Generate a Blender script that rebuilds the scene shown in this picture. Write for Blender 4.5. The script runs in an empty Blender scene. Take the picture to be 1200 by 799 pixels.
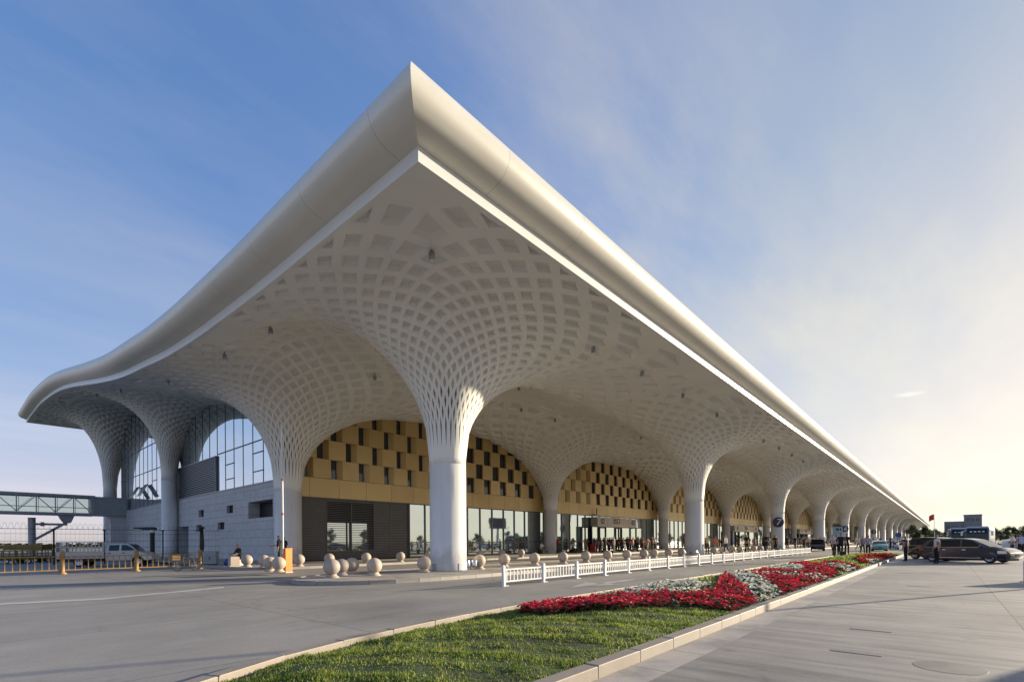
import bpy, bmesh, math, random
from mathutils import Vector, Matrix
random.seed(7)
R = math.radians
C = bpy.context.scene.collection
# ------------------------------------------------------------------ helpers
class MB:
    """collects shapes and links them as ONE mesh object"""
    def __init__(s): s.v=[]; s.f=[]; s.m=[]; s.sm=[]
    def add(s, vs, fs, m=0, smooth=False, M=None):
        o=len(s.v)
        s.v += [tuple(M@Vector(p)) if M else tuple(p) for p in vs]
        for f in fs: s.f.append(tuple(i+o for i in f)); s.m.append(m); s.sm.append(smooth)
    def box(s, x0,x1,y0,y1,z0,z1, m=0, M=None):
        if x0>x1: x0,x1=x1,x0
        if y0>y1: y0,y1=y1,y0
        if z0>z1: z0,z1=z1,z0
        vs=[(x0,y0,z0),(x1,y0,z0),(x1,y1,z0),(x0,y1,z0),(x0,y0,z1),(x1,y0,z1),(x1,y1,z1),(x0,y1,z1)]
        s.add(vs,[(0,3,2,1),(4,5,6,7),(0,1,5,4),(1,2,6,5),(2,3,7,6),(3,0,4,7)],m,False,M)
    def quad(s,a,b,c,d,m=0): s.add([a,b,c,d],[(0,1,2,3)],m)
    def lathe(s, prof, n=24, m=0, M=None, caps=True, smooth=True):
        """prof: (r,z) from bottom to top, around local Z"""
        vs=[];fs=[]
        for r,z in prof:
            for k in range(n):
                a=2*math.pi*k/n; vs.append((r*math.cos(a),r*math.sin(a),z))
        for i in range(len(prof)-1):
            for k in range(n):
                k2=(k+1)%n; fs.append((i*n+k,i*n+k2,(i+1)*n+k2,(i+1)*n+k))
        s.add(vs,fs,m,smooth,M)
        if caps:
            if prof[0][0]>1e-4: s.add(vs[:n],[tuple(range(n))[::-1]],m,False,M)
            if prof[-1][0]>1e-4: s.add(vs[-n:],[tuple(range(n))],m,False,M)
    def tube(s, pts, r, n=8, m=0, closed=False, caps=True):
        pts=[Vector(p) for p in pts]; rings=[]; L=len(pts); up=None; vs=[]
        for i,p in enumerate(pts):
            if closed: t=pts[(i+1)%L]-pts[i-1]
            else: t=pts[min(i+1,L-1)]-pts[max(i-1,0)]
            t.normalize()
            if up is None:
                up=Vector((0,0,1)) if abs(t.z)<.9 else Vector((1,0,0))
            a=t.cross(up)
            if a.length<1e-5: a=t.cross(Vector((.3,.5,.8)))
            a.normalize(); b=a.cross(t).normalized(); up=b
            rr=r[i] if isinstance(r,(list,tuple)) else r
            for k in range(n):
                w=2*math.pi*k/n; vs.append(p+(a*math.cos(w)+b*math.sin(w))*rr)
        fs=[]
        for i in range(L if closed else L-1):
            j=(i+1)%L
            for k in range(n):
                k2=(k+1)%n; fs.append((i*n+k,j*n+k,j*n+k2,i*n+k2))
        s.add(vs,fs,m,True)
        if caps and not closed:
            s.add(vs[:n],[tuple(range(n))],m); s.add(vs[-n:],[tuple(range(n))[::-1]],m)
    def bar(s,a,b,w,h=None,m=0):
        """a square section bar from a to b"""
        h=h or w; a=Vector(a);b=Vector(b);t=(b-a).normalized()
        up=Vector((0,0,1)) if abs(t.z)<.95 else Vector((0,1,0))
        x=t.cross(up).normalized()*w/2; y=x.cross(t).normalized()*h/2
        vs=[a-x-y,a+x-y,a+x+y,a-x+y,b-x-y,b+x-y,b+x+y,b-x+y]
        s.add(vs,[(0,1,2,3),(4,7,6,5),(0,4,5,1),(1,5,6,2),(2,6,7,3),(3,7,4,0)],m)
    def prism(s, poly, axis, a0, a1, m=0, M=None):
        """poly: 2D outline (counter-clockwise) extruded along an axis"""
        n=len(poly)
        def P(u,v,w): return (w,u,v) if axis=='x' else ((u,w,v) if axis=='y' else (u,v,w))
        vs=[P(u,v,a0) for u,v in poly]+[P(u,v,a1) for u,v in poly]
        fs=[tuple(range(n))[::-1],tuple(range(n,2*n))]+[(i,(i+1)%n,n+(i+1)%n,n+i) for i in range(n)]
        s.add(vs,fs,m,False,M)
    def ball(s,c,r,m=0,n=20,k=12,sc=(1,1,1)):
        vs=[];fs=[]
        vs.append((c[0],c[1],c[2]-r*sc[2]))
        for i in range(1,k):
            a=-math.pi/2+math.pi*i/k
            for j in range(n):
                b=2*math.pi*j/n
                vs.append((c[0]+r*sc[0]*math.cos(a)*math.cos(b),c[1]+r*sc[1]*math.cos(a)*math.sin(b),c[2]+r*sc[2]*math.sin(a)))
        vs.append((c[0],c[1],c[2]+r*sc[2])); T=len(vs)-1
        for j in range(n):
            j2=(j+1)%n
            fs.append((0,1+j2,1+j)); fs.append((T,T-n+j,T-n+j2))
            for i in range(k-2): fs.append((1+i*n+j,1+i*n+j2,1+(i+1)*n+j2,1+(i+1)*n+j))
        s.add(vs,fs,m,True)
    def mesh(s,name,mats):
        me=bpy.data.meshes.new(name); me.from_pydata([tuple(p) for p in s.v],[],s.f)
        for m in (mats if isinstance(mats,(list,tuple)) else [mats]): me.materials.append(m)
        me.polygons.foreach_set('material_index',s.m); me.polygons.foreach_set('use_smooth',s.sm)
        me.update(); return me
    def build(s,name,mats,parent=None,fix=False):
        me=s.mesh(name,mats)
        if fix:
            bm=bmesh.new(); bm.from_mesh(me); bmesh.ops.remove_doubles(bm,verts=bm.verts,dist=1e-4)
            bmesh.ops.recalc_face_normals(bm,faces=bm.faces); bm.to_mesh(me); bm.free()
        return link(name,me,parent)
def link(name,me,parent=None):
    o=bpy.data.objects.new(name,me); C.objects.link(o)
    if parent: o.parent=parent
    return o
def tag(o,label,cat,group=None):
    o['label']=label; o['category']=cat
    if group: o['group']=group
    return o
def thing(name,label,cat,loc=(0,0,0),rz=0,group=None):
    o=bpy.data.objects.new(name,None); C.objects.link(o); o.location=loc; o.rotation_euler=(0,0,rz)
    o.empty_display_size=.3
    return tag(o,label,cat,group)
def struct(o,kind='structure'): o['kind']=kind; return o
def copy_tree(o,parent=None):
    c=o.copy(); C.objects.link(c); c.parent=parent
    for ch in list(o.children): copy_tree(ch,c)
    return c
def place(proto,used,loc,rz,label,group=None,sc=None):
    """the first call moves the proto itself, later calls copy it"""
    o=proto if not used else copy_tree(proto)
    used.append(o); o.location=loc; o.rotation_euler=(0,0,rz); o['label']=label
    if group: o['group']=group
    if sc: o.scale=(sc,sc,sc)
    return o
# ------------------------------------------------------------------ camera and where things stand
F=579.; PX,PY=600.,635.; RHO=R(.45); H=1.6; YAW=R(41.3)
FW=(math.cos(YAW),math.sin(YAW)); RT=(math.sin(YAW),-math.cos(YAW))
def ray(px,py):
    u,v=px-PX,py-PY; c,s=math.cos(RHO),math.sin(RHO)
    a=(u*c-v*s)/F; b=(u*s+v*c)/F
    return (FW[0]+a*RT[0],FW[1]+a*RT[1],-b)
def ground(px,py,z=0.):
    q=ray(px,py); t=(z-H)/q[2]; return (q[0]*t,q[1]*t)
def far(px,d):
    a=(px-PX)/F; return (d*(FW[0]+a*RT[0]), d*(FW[1]+a*RT[1]))
def proj(x,y,z):
    d=x*FW[0]+y*FW[1]; r=x*RT[0]+y*RT[1]
    if d<.2: return (-9999,-9999)
    a=F*r/d; b=-F*(z-H)/d; c,s=math.cos(RHO),math.sin(RHO)
    return (PX+a*c+b*s, PY-a*s+b*c)
sc=bpy.context.scene
cam=bpy.data.objects.new('camera',bpy.data.cameras.new('camera')); C.objects.link(cam); sc.camera=cam
cam.data.sensor_width=36; cam.data.lens=F/1200*36; cam.data.shift_y=(PY-399.5)/1200
cam.data.clip_start=.05; cam.data.clip_end=9000
cam.matrix_world=Matrix.Translation((0,0,H))@Matrix.Rotation(YAW-math.pi/2,4,'Z')@Matrix.Rotation(math.pi/2,4,'X')@Matrix.Rotation(-RHO,4,'Z')
# ------------------------------------------------------------------ materials
def nodes(name):
    m=bpy.data.materials.new(name); m.use_nodes=True; nt=m.node_tree
    return m,nt,nt.nodes['Principled BSDF']
def coords(nt,kind='Object'):
    return nt.nodes.new('ShaderNodeTexCoord').outputs[kind]
def noise(nt,vec,scale,detail=4,rough=.55,sxyz=None):
    if sxyz:
        mp=nt.nodes.new('ShaderNodeMapping'); mp.inputs['Scale'].default_value=sxyz; nt.links.new(vec,mp.inputs[0]); vec=mp.outputs[0]
    n=nt.nodes.new('ShaderNodeTexNoise'); n.inputs['Scale'].default_value=scale; n.inputs['Detail'].default_value=detail; n.inputs['Roughness'].default_value=rough
    nt.links.new(vec,n.inputs['Vector']); return n.outputs['Fac']
def ramp(nt,fac,stops):
    r=nt.nodes.new('ShaderNodeValToRGB'); e=r.color_ramp.elements
    while len(e)<len(stops): e.new(.5)
    for i,(p,c) in enumerate(stops):
        e[i].position=p; e[i].color=(*c,1) if len(c)==3 else c
    nt.links.new(fac,r.inputs[0]); return r.outputs[0]
def mixc(nt,fac,a,b,mode='MIX'):
    n=nt.nodes.new('ShaderNodeMix'); n.data_type='RGBA'; n.blend_type=mode
    for k,x in ((0,fac),(6,a),(7,b)):
        if hasattr(x,'is_linked'): nt.links.new(x,n.inputs[k])
        else: n.inputs[k].default_value=x if not isinstance(x,tuple) else ((*x,1) if len(x)==3 else x)
    return n.outputs[2]
def bump(nt,p,h,strength=.3,dist=.02):
    b=nt.nodes.new('ShaderNodeBump'); b.inputs['Strength'].default_value=strength; b.inputs['Distance'].default_value=dist
    nt.links.new(h,b.inputs['Height']); nt.links.new(b.outputs[0],p.inputs['Normal'])
def mat(name,col,rough=.6,metal=0,var=.12,scale=3.,bmp=0.,bscale=40.,spec=None,coat=0):
    """plain coloured surface with a little unevenness in colour and sheen"""
    m,nt,p=nodes(name); v=coords(nt)
    a=tuple(max(0,c*(1-var)) for c in col); b=tuple(min(1,c*(1+var)) for c in col)
    f=noise(nt,v,scale,5)
    nt.links.new(ramp(nt,f,[(.3,a),(.7,b)]),p.inputs['Base Color'])
    p.inputs['Roughness'].default_value=rough; p.inputs['Metallic'].default_value=metal
    if spec is not None: p.inputs['Specular IOR Level'].default_value=spec
    if coat: p.inputs['Coat Weight'].default_value=coat; p.inputs['Coat Roughness'].default_value=.08
    if bmp: bump(nt,p,noise(nt,v,bscale,4),bmp,.01)
    return m
M={}
M['white_paint']=mat('white_paint',(.78,.76,.72),.42,0,.03,.4)
M['ceiling_white']=mat('ceiling_white',(.80,.79,.735),.5,0,.05,.35)
M['coffer_shade']=mat('coffer_floor_shade',(.68,.67,.62),.6,0,.05,.4)  # recess shade put into the colour of the coffer floors
M['slot_shade']=mat('slot_shade',(.30,.295,.28),.8)  # grey paints the shade of the cavity behind the neck slots
M['lip']=mat('lip_metal',(.74,.74,.72),.3,.1,.03,.5)
M['column']=mat('column_paint',(.80,.79,.77),.33,0,.025,.6)
def m_column():
    m,nt,p=nodes('column_paint'); v=coords(nt)
    c=ramp(nt,noise(nt,v,.6,5),[(.3,(.76,.75,.73)),(.7,(.82,.81,.79))])
    sep=nt.nodes.new('ShaderNodeSeparateXYZ'); nt.links.new(v,sep.inputs[0])
    st=noise(nt,v,2.2,6,.65,(1,1,.35)); ad=nt.nodes.new('ShaderNodeMath'); ad.operation='MULTIPLY_ADD'; ad.inputs[1].default_value=-1.6; nt.links.new(st,ad.inputs[0]); nt.links.new(sep.outputs[2],ad.inputs[2])
    c=mixc(nt,ramp(nt,ad.outputs[0],[(0,(.45,.45,.45)),(.5,(0,0,0))]),c,(.38,.35,.30))      # splash marks at the foot
    c=mixc(nt,1.,c,ramp(nt,noise(nt,v,1.6,5,.6,(2.2,2.2,.12)),[(.35,(.93,.93,.92)),(.6,(1,1,1))]),'MULTIPLY')
    nt.links.new(c,p.inputs['Base Color']); p.inputs['Roughness'].default_value=.36; return m
M['column']=m_column()
M['gold']=None
M['louvre']=mat('louvre_metal',(.13,.125,.12),.5,.3,.1,1)
M['mullion']=mat('mullion_metal',(.16,.17,.18),.4,.5)
M['mullion_dark']=mat('mullion_dark',(.03,.032,.035),.4,.3)
M['mullion_side']=mat('mullion_side',(.10,.125,.15),.4,.3)
M['void']=mat('void_dark',(.015,.015,.017),.7)
M['steel']=mat('galvanised_steel',(.30,.33,.36),.45,.5,.12,2)
M['steel_dark']=mat('dark_steel',(.035,.035,.04),.45,.3)
M['black']=mat('black_plastic',(.015,.015,.016),.5)
M['rubber']=mat('tyre_rubber',(.022,.022,.023),.85)
M['chrome']=mat('chrome',(.75,.75,.76),.15,1.,.03)
M['rim']=mat('wheel_alloy',(.62,.63,.65),.3,.8,.05)
M['white_enamel']=mat('white_enamel',(.70,.70,.69),.45,0,.10,3)
M['orange']=mat('orange_paint',(.85,.24,.02),.4,0,.05)
M['ochre']=mat('ochre_paint',(.33,.20,.065),.55,0,.15,3)
M['yellow']=mat('yellow_paint',(.24,.15,.03),.6,0,.3,3)
M['granite']=None
M['red']=mat('red_paint',(.55,.03,.02),.4)
M['navy']=mat('navy_enamel',(.012,.016,.06),.35)
M['blue']=mat('blue_enamel',(.02,.06,.25),.35)
M['brown']=mat('brown_letters',(.10,.05,.025),.5)
M['brass']=mat('brass_letters',(.60,.38,.08),.35,.6)
M['beige_board']=mat('beige_board',(.60,.53,.44),.5,0,.04)
M['soil']=mat('soil',(.06,.042,.028),.95,0,.3,8,.6,30)
def m_gold():
    m,nt,p=nodes('gold_panel'); v=coords(nt)
    f=noise(nt,v,.5,3); c=ramp(nt,f,[(.3,(.52,.37,.155)),(.7,(.59,.425,.185))])
    gg=nt.nodes.new('ShaderNodeNewGeometry'); c=mixc(nt,1.,c,ramp(nt,gg.outputs['Random Per Island'],[(0,(.88,.87,.85)),(.5,(1,1,1)),(1,(1.08,1.07,1.05))]),'MULTIPLY')
    nt.links.new(c,p.inputs['Base Color']); p.inputs['Metallic'].default_value=.25; p.inputs['Roughness'].default_value=.38
    bump(nt,p,noise(nt,v,1.2,2),.05,.05); return m
M['gold']=m_gold()
def m_granite(name='granite',a=(.36,.30,.25),b=(.52,.44,.37)):
    m,nt,p=nodes(name); v=coords(nt)
    f=noise(nt,v,70,3,.7); c=ramp(nt,f,[(.3,a),(.55,b),(.75,tuple(x*1.12 for x in b))])
    g=noise(nt,v,1.7,4); c=mixc(nt,ramp(nt,g,[(.4,(0,0,0)),(.75,(.35,.35,.35))]),c,tuple(x*.7 for x in a))
    oi=nt.nodes.new('ShaderNodeObjectInfo'); c=mixc(nt,1.,c,ramp(nt,oi.outputs['Random'],[(0,(.84,.84,.86)),(.5,(1,.98,.96)),(1,(1.1,1.06,1.0))]),'MULTIPLY')
    nt.links.new(c,p.inputs['Base Color']); p.inputs['Roughness'].default_value=.62
    bump(nt,p,f,.15,.004); return m
M['granite']=m_granite()
M['kerb']=m_granite('kerb_granite',(.25,.22,.18),(.36,.32,.265))
M['kerb_pale']=m_granite('kerb_pale',(.33,.31,.28),(.46,.43,.38))
def m_glass(name,col,metal,rough=.025,wave=.015):
    m,nt,p=nodes(name); v=coords(nt)
    f=noise(nt,v,.35,2); c=ramp(nt,f,[(.3,tuple(x*.94 for x in col)),(.7,col)])
    nt.links.new(c,p.inputs['Base Color']); p.inputs['Metallic'].default_value=metal; p.inputs['Roughness'].default_value=rough
    p.inputs['IOR'].default_value=1.55
    bump(nt,p,noise(nt,v,.45,2),wave,.2); return m
M['glass']=m_glass('curtain_glass',(.60,.66,.64),.85)
M['glass_side']=m_glass('side_glass',(.70,.80,.86),.9)
M['glass_dark']=m_glass('window_glass',(.05,.055,.06),.35,.04)
M['car_glass']=m_glass('car_glass',(.03,.035,.04),.3,.03,0)
def m_bridge_glass():
    m,nt,p=nodes('bridge_glass'); v=coords(nt)
    c=ramp(nt,noise(nt,v,.6,2),[(.3,(.50,.62,.58)),(.7,(.58,.70,.66))])
    nt.links.new(c,p.inputs['Base Color']); p.inputs['Roughness'].default_value=.1
    tr=nt.nodes.new('ShaderNodeBsdfTransparent'); tr.inputs[0].default_value=(.88,.95,.91,1)
    mx=nt.nodes.new('ShaderNodeMixShader'); mx.inputs[0].default_value=.86; nt.links.new(p.outputs[0],mx.inputs[1]); nt.links.new(tr.outputs[0],mx.inputs[2]); nt.links.new(mx.outputs[0],nt.nodes['Material Output'].inputs[0]); return m
M['bridge_glass']=m_bridge_glass()
def m_stone():
    m,nt,p=nodes('stone_cladding'); v=coords(nt)
    sep=nt.nodes.new('ShaderNodeSeparateXYZ'); nt.links.new(v,sep.inputs[0])
    cb=nt.nodes.new('ShaderNodeCombineXYZ'); nt.links.new(sep.outputs[1],cb.inputs[0]); nt.links.new(sep.outputs[2],cb.inputs[1])
    b=nt.nodes.new('ShaderNodeTexBrick'); nt.links.new(cb.outputs[0],b.inputs[0])
    b.inputs['Color1'].default_value=(.49,.50,.51,1); b.inputs['Color2'].default_value=(.54,.55,.56,1); b.inputs['Mortar'].default_value=(.24,.24,.25,1)
    b.inputs['Scale'].default_value=1; b.inputs['Mortar Size'].default_value=.018; b.inputs['Brick Width'].default_value=1.75; b.inputs['Row Height'].default_value=.73
    b.offset=.37; b.inputs['Bias'].default_value=0
    c=mixc(nt,ramp(nt,noise(nt,v,4,6),[(.3,(.82,.82,.82)),(.7,(1,1,1))]),(0,0,0),b.outputs[0],'MIX')
    n2=ramp(nt,noise(nt,v,3.5,6),[(.3,(.88,.88,.88)),(.7,(1.06,1.06,1.06))])
    c=mixc(nt,1.,b.outputs[0],n2,'MULTIPLY')
    nt.links.new(c,p.inputs['Base Color']); p.inputs['Roughness'].default_value=.55
    bump(nt,p,b.outputs[1],-.4,.02); return m
M['stone']=m_stone()
def m_eave():
    """satin metal skin with panel joints every few metres along the edge"""
    m,nt,p=nodes('eave_skin'); v=coords(nt)
    sep=nt.nodes.new('ShaderNodeSeparateXYZ'); nt.links.new(v,sep.inputs[0])
    def seam(out,step,off):
        a=nt.nodes.new('ShaderNodeMath'); a.operation='ADD'; a.inputs[1].default_value=off; nt.links.new(out,a.inputs[0])
        d=nt.nodes.new('ShaderNodeMath'); d.operation='PINGPONG'; d.inputs[1].default_value=step/2; nt.links.new(a.outputs[0],d.inputs[0])
        l=nt.nodes.new('ShaderNodeMath'); l.operation='LESS_THAN'; l.inputs[1].default_value=.012; nt.links.new(d.outputs[0],l.inputs[0]); return l.outputs[0]
    sx=seam(sep.outputs[0],4.3,1.1); sy=seam(sep.outputs[1],4.3,.6)
    # joints along X belong to the front run (low Y), along Y to the side run (low X)
    g=nt.nodes.new('ShaderNodeMath'); g.operation='GREATER_THAN'
    dd=nt.nodes.new('ShaderNodeMath'); dd.operation='SUBTRACT'; nt.links.new(sep.outputs[0],dd.inputs[0]); nt.links.new(sep.outputs[1],dd.inputs[1])
    nt.links.new(dd.outputs[0],g.inputs[0]); g.inputs[1].default_value=-2.4
    mx=nt.nodes.new('ShaderNodeMix'); nt.links.new(g.outputs[0],mx.inputs[0]); nt.links.new(sy,mx.inputs[2]); nt.links.new(sx,mx.inputs[3])
    f=noise(nt,v,.5,3); c=ramp(nt,f,[(.3,(.65,.635,.565)),(.7,(.70,.685,.61))])
    c=mixc(nt,mx.outputs[0],c,(.45,.43,.38))
    nt.links.new(c,p.inputs['Base Color']); p.inputs['Roughness'].default_value=.34; p.inputs['Metallic'].default_value=.12
    return m
M['eave']=m_eave()
def m_road(name,a,b,streak=(1,1,1),joint=None,sc=1.):
    """worn concrete with tyre streaks, patches, fine grain and expansion joints"""
    m,nt,p=nodes(name); v=coords(nt)
    f1=noise(nt,v,.35,6,.6); c=ramp(nt,f1,[(.32,a),(.68,b)])
    f2=noise(nt,v,1.0,5,.65,streak); c=mixc(nt,1.,c,ramp(nt,f2,[(.3,(1-.42*sc,1-.415*sc,1-.40*sc)),(.5,(1,1,1)),(.7,(1+.28*sc,1+.21*sc,1+.10*sc))]),'MULTIPLY')
    f3=noise(nt,v,55,3,.7); c=mixc(nt,1.,c,ramp(nt,f3,[(.3,(.80,.80,.80)),(.7,(1.16,1.16,1.16))]),'MULTIPLY')
    # slabs poured at different times
    if joint and len(joint)>0:
        sn=nt.nodes.new('ShaderNodeVectorMath'); sn.operation='SNAP'; mp=nt.nodes.new('ShaderNodeMapping'); nt.links.new(v,mp.inputs[0]); stp=[1000,1000,1000]
        lo=[0,0,0]
        for ax,step,off in joint: stp[ax]=step; lo[ax]=off
        mp.inputs['Location'].default_value=lo; nt.links.new(mp.outputs[0],sn.inputs[0]); sn.inputs[1].default_value=stp
        wn=nt.nodes.new('ShaderNodeTexWhiteNoise'); wn.noise_dimensions='3D'; nt.links.new(sn.outputs[0],wn.inputs[0])
        c=mixc(nt,1.,c,ramp(nt,wn.outputs[0],[(0,(.90,.90,.91)),(1,(1.07,1.06,1.05))]),'MULTIPLY')
    # fine cracks, only in places, and oily spots
    vo=nt.nodes.new('ShaderNodeTexVoronoi'); vo.feature='DISTANCE_TO_EDGE'; vo.inputs['Scale'].default_value=.33; 
    wv=nt.nodes.new('ShaderNodeVectorMath'); wv.operation='MULTIPLY_ADD'; nz=nt.nodes.new('ShaderNodeTexNoise'); nz.inputs['Scale'].default_value=1.1; nz.inputs['Detail'].default_value=4; nt.links.new(v,nz.inputs[0])
    nt.links.new(nz.outputs['Color'],wv.inputs[0]); wv.inputs[1].default_value=(1.3,1.3,0); nt.links.new(v,wv.inputs[2]); nt.links.new(wv.outputs[0],vo.inputs[0])
    cr=ramp(nt,vo.outputs[0],[(0,(1,1,1)),(.007,(0,0,0))]); cmask=ramp(nt,noise(nt,v,.23,2),[(.52,(0,0,0)),(.56,(.6,.6,.6))])
    c=mixc(nt,mixc(nt,1.,cr,cmask,'MULTIPLY'),c,tuple(x*.5 for x in a))
    sp=ramp(nt,noise(nt,v,1.9,2,.4),[(.70,(0,0,0)),(.76,(.4,.4,.4))]); c=mixc(nt,sp,c,tuple(x*.5 for x in a))
    f5=noise(nt,v,2.6,3,.5); c=mixc(nt,ramp(nt,f5,[(.68,(0,0,0)),(.78,(.35,.35,.35))]),c,tuple(x*.55 for x in a))
    if joint:
        sep=nt.nodes.new('ShaderNodeSeparateXYZ'); nt.links.new(v,sep.inputs[0]); cur=None
        w=noise(nt,v,3,3)
        for ax,step,off in joint:
            ad=nt.nodes.new('ShaderNodeMath'); ad.operation='ADD'; ad.inputs[1].default_value=off; nt.links.new(sep.outputs[ax],ad.inputs[0])
            wb=nt.nodes.new('ShaderNodeMath'); wb.operation='MULTIPLY_ADD'; wb.inputs[1].default_value=.03; nt.links.new(w,wb.inputs[0]); nt.links.new(ad.outputs[0],wb.inputs[2])
            d=nt.nodes.new('ShaderNodeMath'); d.operation='PINGPONG'; d.inputs[1].default_value=step/2; nt.links.new(wb.outputs[0],d.inputs[0])
            l=nt.nodes.new('ShaderNodeMath'); l.operation='LESS_THAN'; l.inputs[1].default_value=.011; nt.links.new(d.outputs[0],l.inputs[0])
            c=mixc(nt,l.outputs[0],c,tuple(x*.45 for x in a))
    nt.links.new(c,p.inputs['Base Color']); p.inputs['Roughness'].default_value=.68
    bump(nt,p,f3,.25,.004); return m
M['road']=m_road('road_concrete',(.25,.24,.222),(.325,.31,.285),(.22,.7,1),[(0,5.6,.55),(1,4.6,1.9)],.5)
M['apron']=m_road('apron_concrete',(.20,.192,.178),(.355,.335,.298),(3.2,.3,1),[(0,6.2,1.2),(1,4.9,1.0)])
M['pave']=m_road('paving',(.36,.33,.29),(.44,.41,.37),(1,1,1),[(0,1.2,.2),(1,1.2,.3)])
M['paint_line']=m_road('road_paint',(.42,.41,.39),(.62,.61,.58),(.4,2,1))
M['far_ground']=m_road('far_ground',(.14,.13,.09),(.24,.22,.16),(1,1,1))
# ------------------------------------------------------------------ terminal building
BP=[(11.4,12.62),(20,12.62),(29,12.85),(36,13.3),(41.6,13.94),(48,14.7),(57,16.2),(65,17.7),(73,19.2),(81,20.5),(89,21.5),(104,22.8),(121,23.3)]
def base(y):
    if y<=BP[0][0]: return BP[0][1]
    if y>=BP[-1][0]: return BP[-1][1]
    n=len(BP)
    sl=[(BP[i+1][1]-BP[i][1])/(BP[i+1][0]-BP[i][0]) for i in range(n-1)]
    ms=[sl[0]]+[(0 if sl[i-1]*sl[i]<=0 else 2*sl[i-1]*sl[i]/(sl[i-1]+sl[i])) for i in range(1,n-1)]+[sl[-1]]
    for i in range(n-1):
        x0,z0=BP[i];x1,z1=BP[i+1]
        if y<=x1:
            h=x1-x0;t=(y-x0)/h
            return z0*(2*t**3-3*t*t+1)+h*ms[i]*(t**3-2*t*t+t)+z1*(-2*t**3+3*t*t)+h*ms[i+1]*(t**3-t*t)
XS,X0,NX=34.4,17.6,17
XE=9.0; XEND=X0+XS*(NX-1)+17.2; YF=11.4; YB=121.
ROWS=[(20.,YF,29.45,.97,6.0),(38.9,29.45,54.8,.86,6.0),(70.6,54.8,87.2,.82,10.1),(104.,87.2,YB,.9,11.0)]
def lerp(a,b,t): return a+(b-a)*t
def hump(x,y):
    """the vault between the first and second row of columns rises above the edge of the roof"""
    if not 20<y<38.9: return 0
    e=max(0,min(1,(x-XE-.5)/6)); e=e*e*(3-2*e)
    return 2.5*e*math.sin(math.pi*(y-20)/18.9)**2
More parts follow.
